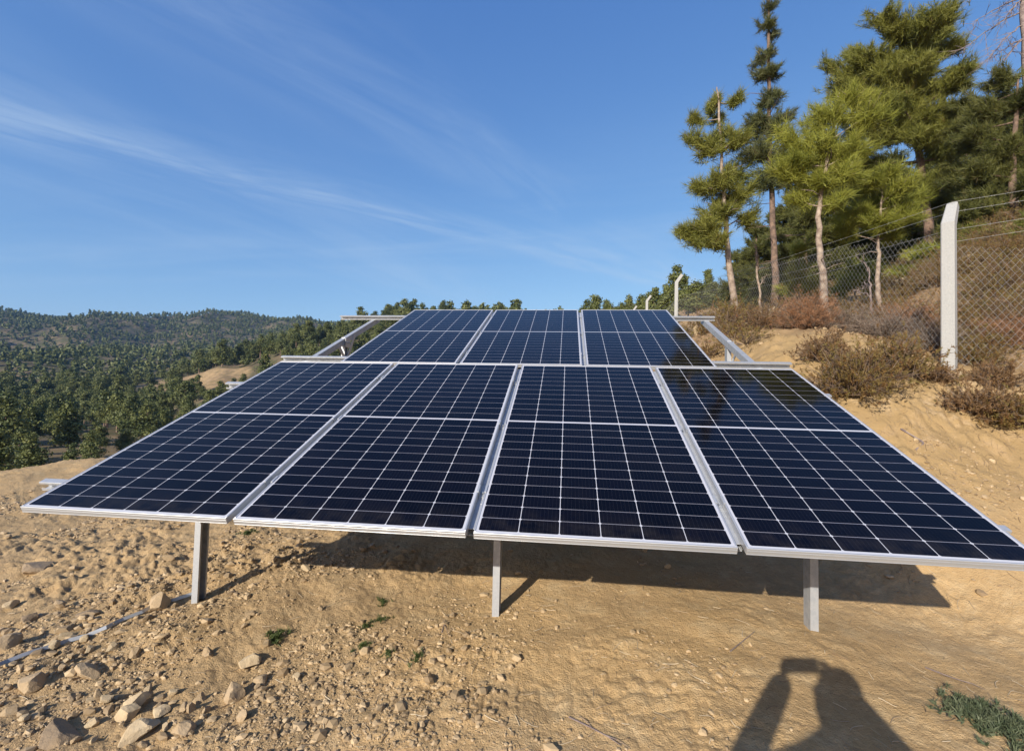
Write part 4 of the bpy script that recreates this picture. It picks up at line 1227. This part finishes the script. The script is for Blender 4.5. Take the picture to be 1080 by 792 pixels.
# ------------------------------------------------------------------ forest across the valley
def clump_tree(h, seed, ntri, size, shape):
    """trunk plus irregular crown of leaf clumps; unit height h"""
    r = np.random.default_rng(seed)
    nb = {0: 20, 1: 24, 2: 17}[shape]
    cs = []; rs = []
    for k in range(nb):
        f = (k + .5) / nb
        z = h * (0.28 + .62 * f)
        wmax = h * ({0: .30, 1: .24, 2: .34}[shape]) * (1 - f ** 1.6 * .85) * r.uniform(.7, 1.1)
        a = r.uniform(0, 6.28); rad = wmax * r.uniform(.2, .85)
        cs.append([math.cos(a) * rad, math.sin(a) * rad, z + r.normal() * .03 * h]); rs.append(h * r.uniform(.085, .15) * (1.15 - .55 * f))
    cs = np.array(cs); rs = np.array(rs)
    pick = r.choice(nb, ntri, p=rs ** 2 / (rs ** 2).sum())
    d = r.normal(size=(ntri, 3)); d /= np.linalg.norm(d, axis=1)[:, None]
    c = cs[pick] + d * (rs[pick] * (r.random(ntri) ** .4) * r.uniform(.75, 1.45, ntri))[:, None] * np.array([1.15, 1.15, .8])
    u = r.normal(size=(ntri, 3)); u /= np.linalg.norm(u, axis=1)[:, None]
    v = np.cross(u, d + .4 * r.normal(size=(ntri, 3))); v /= np.linalg.norm(v, axis=1)[:, None] + 1e-9
    s = (size * r.uniform(.6, 1.3, ntri))[:, None]
    V = np.stack([c - u * s * .5 - v * s * .35, c + u * s * .5 - v * s * .35, c + v * s * .75], 1).reshape(-1, 3)
    tint = np.repeat(np.clip(.5 + .25 * r.normal(size=nb)[pick] + .15 * r.normal(size=ntri), 0, 1), 3)
    return V, tint


def trunk_tris(h):
    t = MB(); t.tube(np.array([[0, 0, -.3], [.02 * h, 0, .4 * h], [0, .01 * h, .8 * h]]), [.022 * h, .016 * h, .006 * h], 5); return t


PROT = []
for k in range(12):
    shape = k % 3
    V, tint = clump_tree(1.0, 900 + k, 3600, .034, shape)
    t = trunk_tris(1.0); nV = len(V)
    Vv = np.concatenate([V] + t.V); tri = np.arange(nV).reshape(-1, 3); q = np.concatenate(t.Q) + nV; tt3 = np.concatenate(t.T) + nV
    me = np_mesh('valley_pine', Vv, [tri, tt3, q], {'tint': np.concatenate([tint] + t.A)}, np.concatenate([np.zeros(len(tri)), np.ones(len(tt3) + len(q))]))
    me.materials.append(M['forest_leaf']); me.materials.append(M['bark'])
    PROT.append(me)
KIND = ['broad rounded pine', 'slender pointed pine', 'low spreading pine']


CAZ, CRR = (-38.0, -36.2, -34.5, -32.5, -30.5), (250, 235, 182, 166, 156)   # the clearing on the spur: bearing, distance


def scatter(n, r0, r1, a0, a1, seed, minsep):
    r = np.random.default_rng(seed)
    rad = np.sqrt(r.uniform(r0 ** 2, r1 ** 2, n)); az = np.radians(r.uniform(a0, a1, n)) + YAW
    x, y = rad * np.sin(az), rad * np.cos(az)
    azd = np.degrees(np.arctan2(x, y) - YAW)
    rc = np.interp(azd, CAZ, CRR)
    clear = (azd > -38.4) & (azd < -30.0) & (rad > rc - 30) & (rad < rc + 12)
    keep = ~clear & (bare_patch(x, y) < .4) & (fbm(x / 20, y / 20, 3, 55) > -.30)
    x, y = x[keep], y[keep]
    cell = {}; out = []
    for i in range(len(x)):
        k = (int(x[i] // minsep), int(y[i] // minsep)); ok = True
        for dx in (-1, 0, 1):
            for dy in (-1, 0, 1):
                for j in cell.get((k[0] + dx, k[1] + dy), ()):
                    if (x[i] - x[j]) ** 2 + (y[i] - y[j]) ** 2 < minsep ** 2: ok = False
        if ok: cell.setdefault(k, []).append(i); out.append(i)
    return x[out], y[out]


def forest():
    r = np.random.default_rng(12)
    x, y = scatter(5600, 44, 300, -56, 1, 3, 3.8)
    z = height(x, y, False)
    h = np.clip(np.exp(r.normal(1.80, .30, len(x))), 2.8, 10.5) * np.interp(np.hypot(x, y), (44, 130), (.55, 1.0))
    px, py, d = pix_of(x, y, z + h)
    px0, py0, _ = pix_of(x, y, z)
    edge = np.interp(px, [0, 100, 295, 360, 437, 470], [545, 486, 378, 378, 325, 325])     # upper outline of the array
    vis = (px > -20) & (px < 470) & (py < edge) & (py < 498)
    rr = np.hypot(x, y)
    score = np.where(vis, h / rr, 0)
    order = np.argsort(-score)
    ind = order[:290]; ind = ind[score[ind] > 0]
    for i in ind:
        k = int(r.integers(0, 10)); shape = k % 3
        o = bpy.data.objects.new('valley_pine', PROT[k]); COL.objects.link(o)
        o.location = (x[i], y[i], z[i]); s = h[i]; o.scale = (s * r.uniform(.9, 1.25), s * r.uniform(.9, 1.25), s); o.rotation_euler = (0, 0, r.uniform(0, 6.28))
        where = 'on the spur behind the left end of the rails' if px[i] > 240 else 'in the valley below the left edge of the pad'
        set_props(o, f'{KIND[shape]} among many {where}', 'pine tree', f'{KIND[shape]}s {where}')
    rest = np.setdiff1d(np.arange(len(x)), ind)
    far_x, far_y = scatter(30000, 300, 1080, -56, 6, 8, 4.3)
    far_z = height(far_x, far_y, False); far_h = r.uniform(4.0, 8.0, len(far_x))
    X = np.concatenate([x[rest], far_x]); Y = np.concatenate([y[rest], far_y]); Zz = np.concatenate([z[rest], far_z]); H = np.concatenate([h[rest], far_h])
    protos = {lod: [clump_tree(1.0, 50 + k, nt, sz, k % 3) for k in range(5)] for lod, nt, sz in (('a', 420, .085), ('b', 60, .20))}
    tq = np.array([[-.02, 0, -.1], [.02, 0, -.1], [0, 0, .7]])
    Vs = []; tn = []
    for i in range(len(X)):
        V, t = protos['a' if i < len(rest) else 'b'][int(r.integers(0, 5))]
        a = r.uniform(0, 6.28); c, s = math.cos(a), math.sin(a)
        P = np.stack([V[:, 0] * c - V[:, 1] * s, V[:, 0] * s + V[:, 1] * c, V[:, 2]], 1) * H[i] * np.array([1.1, 1.1, 1.0])
        Vs.append(P + [X[i], Y[i], Zz[i]]); tn.append(np.clip(t + r.normal() * .2, 0, 1))
    V = np.concatenate(Vs)
    o = link_mesh('forest', np_mesh('forest', V, np.arange(len(V)).reshape(-1, 3), {'tint': np.concatenate(tn)}), M['forest_leaf'])
    set_props(o, 'dense pine forest covering the far hillside across the valley', 'forest', kind='stuff')
    print('forest', len(ind), len(rest), len(far_x), len(V) // 3)


forest()

# pines along the upper slope, beyond the back row
HILL = [(628, 311, 46), (641, 316, 50), (655, 320, 52), (664, 313, 44), (676, 312, 40), (690, 302, 38), (703, 300, 44), (713, 283, 33), (726, 302, 36), (738, 303, 40), (752, 298, 34), (700, 312, 30), (735, 318, 28), (760, 310, 40), (775, 300, 44), (668, 322, 36), (650, 324, 40), (790, 300, 48), (618, 318, 56), (722, 292, 46), (747, 284, 52)]
for k, (px, py, D) in enumerate(HILL):
    p = at(px, py, D); g = hz(p[0], p[1]); h = max(2.2, p[2] - g)
    o = bpy.data.objects.new('hill_pine', PROT[(k * 3 + 1) % 10]); COL.objects.link(o)
    wdt = max(h * .95, 3.4)
    o.location = (p[0], p[1], g); o.scale = (wdt, wdt, h / .93); o.rotation_euler = (0, 0, k * 1.7)
    set_props(o, 'small pine on the skyline above the right end of the back row', 'pine tree', 'pines on the skyline above the back row')
for k, (px, py, D) in enumerate(((432, 327, 150), (446, 321, 150), (458, 322, 152), (420, 330, 155), (440, 326, 158))):
    p = at(px, py, D); g = hz(p[0], p[1]); h = max(5, p[2] - g)
    o = bpy.data.objects.new('spur_pine', PROT[(k * 3) % 10]); COL.objects.link(o)
    o.location = (p[0], p[1], g); o.scale = (h * .9, h * .9, h / .93)
    set_props(o, 'pine on the spur crest above the left top corner of the back row', 'pine tree', 'pines on the spur crest by the back row')

# ------------------------------------------------------------------ photographer, whose shadow falls on the soil
def photographer():
    gz = hz(0.02, -0.45)
    root = empty('person', (-0.008, -0.43, gz), 'person holding up a phone, whose shadow falls on the sand', 'person')
    root.scale = (1, 1, .965)
    dz = (Z0 - gz) / .965                       # lens height above the feet
    def skin(name, verts, edges, radii, mat, sub=2, parent=root):
        me = bpy.data.meshes.new(name); me.from_pydata(verts, edges, []); o = link_mesh(name, me, mat, parent)
        md = o.modifiers.new('skin', 'SKIN'); md.use_smooth_shade = True
        for v, r_ in zip(me.skin_vertices[0].data, radii): v.radius = (r_, r_)
        me.skin_vertices[0].data[0].use_root = True
        ss = o.modifiers.new('sub', 'SUBSURF'); ss.levels = sub; ss.render_levels = sub
        return o
    hl = np.array([-.125, .325, dz - .012]); hr = np.array([.085, .325, dz - .012])     # wrists either side of the phone
    V = [(0, 0, .95), (0, 0.0, 1.12), (0, .0, 1.30), (0, .0, 1.42), (-.01, .02, 1.50), (-.03, .04, 1.60), (-.035, .05, 1.69),
         (-.19, .0, 1.38), (-.37, .15, 1.20), tuple(hl), (.19, .0, 1.38), (.29, .20, 1.26), tuple(hr),
         (-.10, 0, .88), (-.12, .03, .48), (-.13, -.02, .08), (-.14, .12, .035), (.10, 0, .88), (.12, .03, .48), (.13, -.02, .08), (.14, .12, .035)]
    E = [(0, 1), (1, 2), (2, 3), (3, 4), (4, 5), (5, 6), (3, 7), (7, 8), (8, 9), (3, 10), (10, 11), (11, 12), (0, 13), (13, 14), (14, 15), (15, 16), (0, 17), (17, 18), (18, 19), (19, 20)]
    Rr = [.15, .145, .15, .11, .06, .088, .095, .08, .068, .050, .085, .080, .055, .09, .062, .045, .04, .09, .062, .045, .04]
    body = skin('body', V, E, Rr, M['jacket'])
    # head detail
    f = MB(); f.tube([(0, .13, 1.635), (0, .155, 1.60), (0, .14, 1.59)], [.008, .016, .008], 6)
    for s in (-1, 1):
        f.tube([(s * .085, .04, 1.60), (s * .095, .035, 1.635), (s * .088, .04, 1.66)], [.012, .016, .010], 6)
        f.tube([(s * .035, .118, 1.642), (s * .035, .128, 1.642)], [.012, .008], 6)
    f.tube([(-.025, .122, 1.565), (0, .13, 1.563), (.025, .122, 1.565)], [.005, .007, .005], 5)
    fo = f.build('face', M['skin'], root, smooth=True); fo.location.x = -.032
    skin('hair', [(-.032, -.02, 1.62), (-.032, .0, 1.70), (-.032, .06, 1.745)], [(0, 1), (1, 2)], [.09, .10, .05], M['hair'])
    skin('trousers', [(0, 0, .98), (-.10, 0, .87), (-.12, .03, .48), (-.13, -.02, .10), (.10, 0, .87), (.12, .03, .48), (.13, -.02, .10)], [(0, 1), (1, 2), (2, 3), (0, 4), (4, 5), (5, 6)], [.165, .105, .075, .06, .105, .075, .06], M['trousers'])
    for sgn, wv in ((-1, hl), (1, hr)):
        vs = [tuple(wv), tuple(wv + np.array([-sgn * .01, .035, .02]))]; es = [(0, 1)]; rs = [.028, .030]
        for k in range(4):
            b0 = wv + np.array([-sgn * .002, .040, .045 - k * .02]); i = len(vs)
            vs += [tuple(b0), tuple(b0 + np.array([-sgn * .014, .010, .004])), tuple(b0 + np.array([-sgn * .036, .012, .0]))]
            es += [(1, i), (i, i + 1), (i + 1, i + 2)]; rs += [.009, .0085, .0075]
        i = len(vs); tb = wv + np.array([-sgn * .022, .03, -.002]); vs += [tuple(tb), tuple(tb + np.array([-sgn * .03, .01, .015]))]; es += [(1, i), (i, i + 1)]; rs += [.011, .009]
        skin('hand', vs, es, rs, M['skin'], 1)
    ph = MB(); ph.box((-.08, -.0085, -.038), (.08, 0, .038)); ph.box((-.012, .0003, -.026), (.012, .0018, .026))
    o = ph.build('phone', M['black_plastic']); o.location = (-.028, -.028, Z0 - .004); o.rotation_euler = (0, 0, -YAW)
    set_props(o, 'dark phone held level in both hands of the photographer', 'phone')


photographer()

# ------------------------------------------------------------------ air
hm = bpy.data.materials.new('haze'); hm.use_nodes = True
nt = hm.node_tree; nt.nodes.remove(nt.nodes['Principled BSDF'])
pv = nt.nodes.new('ShaderNodeVolumePrincipled'); pv.inputs['Color'].default_value = (0.22, 0.48, 1.0, 1); pv.inputs['Density'].default_value = HAZE
pv.inputs['Anisotropy'].default_value = 0.0
nt.links.new(pv.outputs[0], nt.nodes['Material Output'].inputs['Volume'])
gz = np.array([v.co.z for v in ground.data.vertices])
hb = bpy.data.meshes.new('haze')
R_ = 2300.0; lo, hi_ = float(gz.min()) - 1.0, float(gz.max()) + 14.0
hb.from_pydata([(x, y, z) for x in (-R_, R_) for y in (-R_, R_) for z in (lo, hi_)], [], [(0, 1, 3, 2), (4, 6, 7, 5), (0, 4, 5, 1), (2, 3, 7, 6), (0, 2, 6, 4), (1, 5, 7, 3)])
ho = link_mesh('haze', hb, hm)
set_props(ho, 'thin blue haze over the valley', 'haze', kind='stuff')
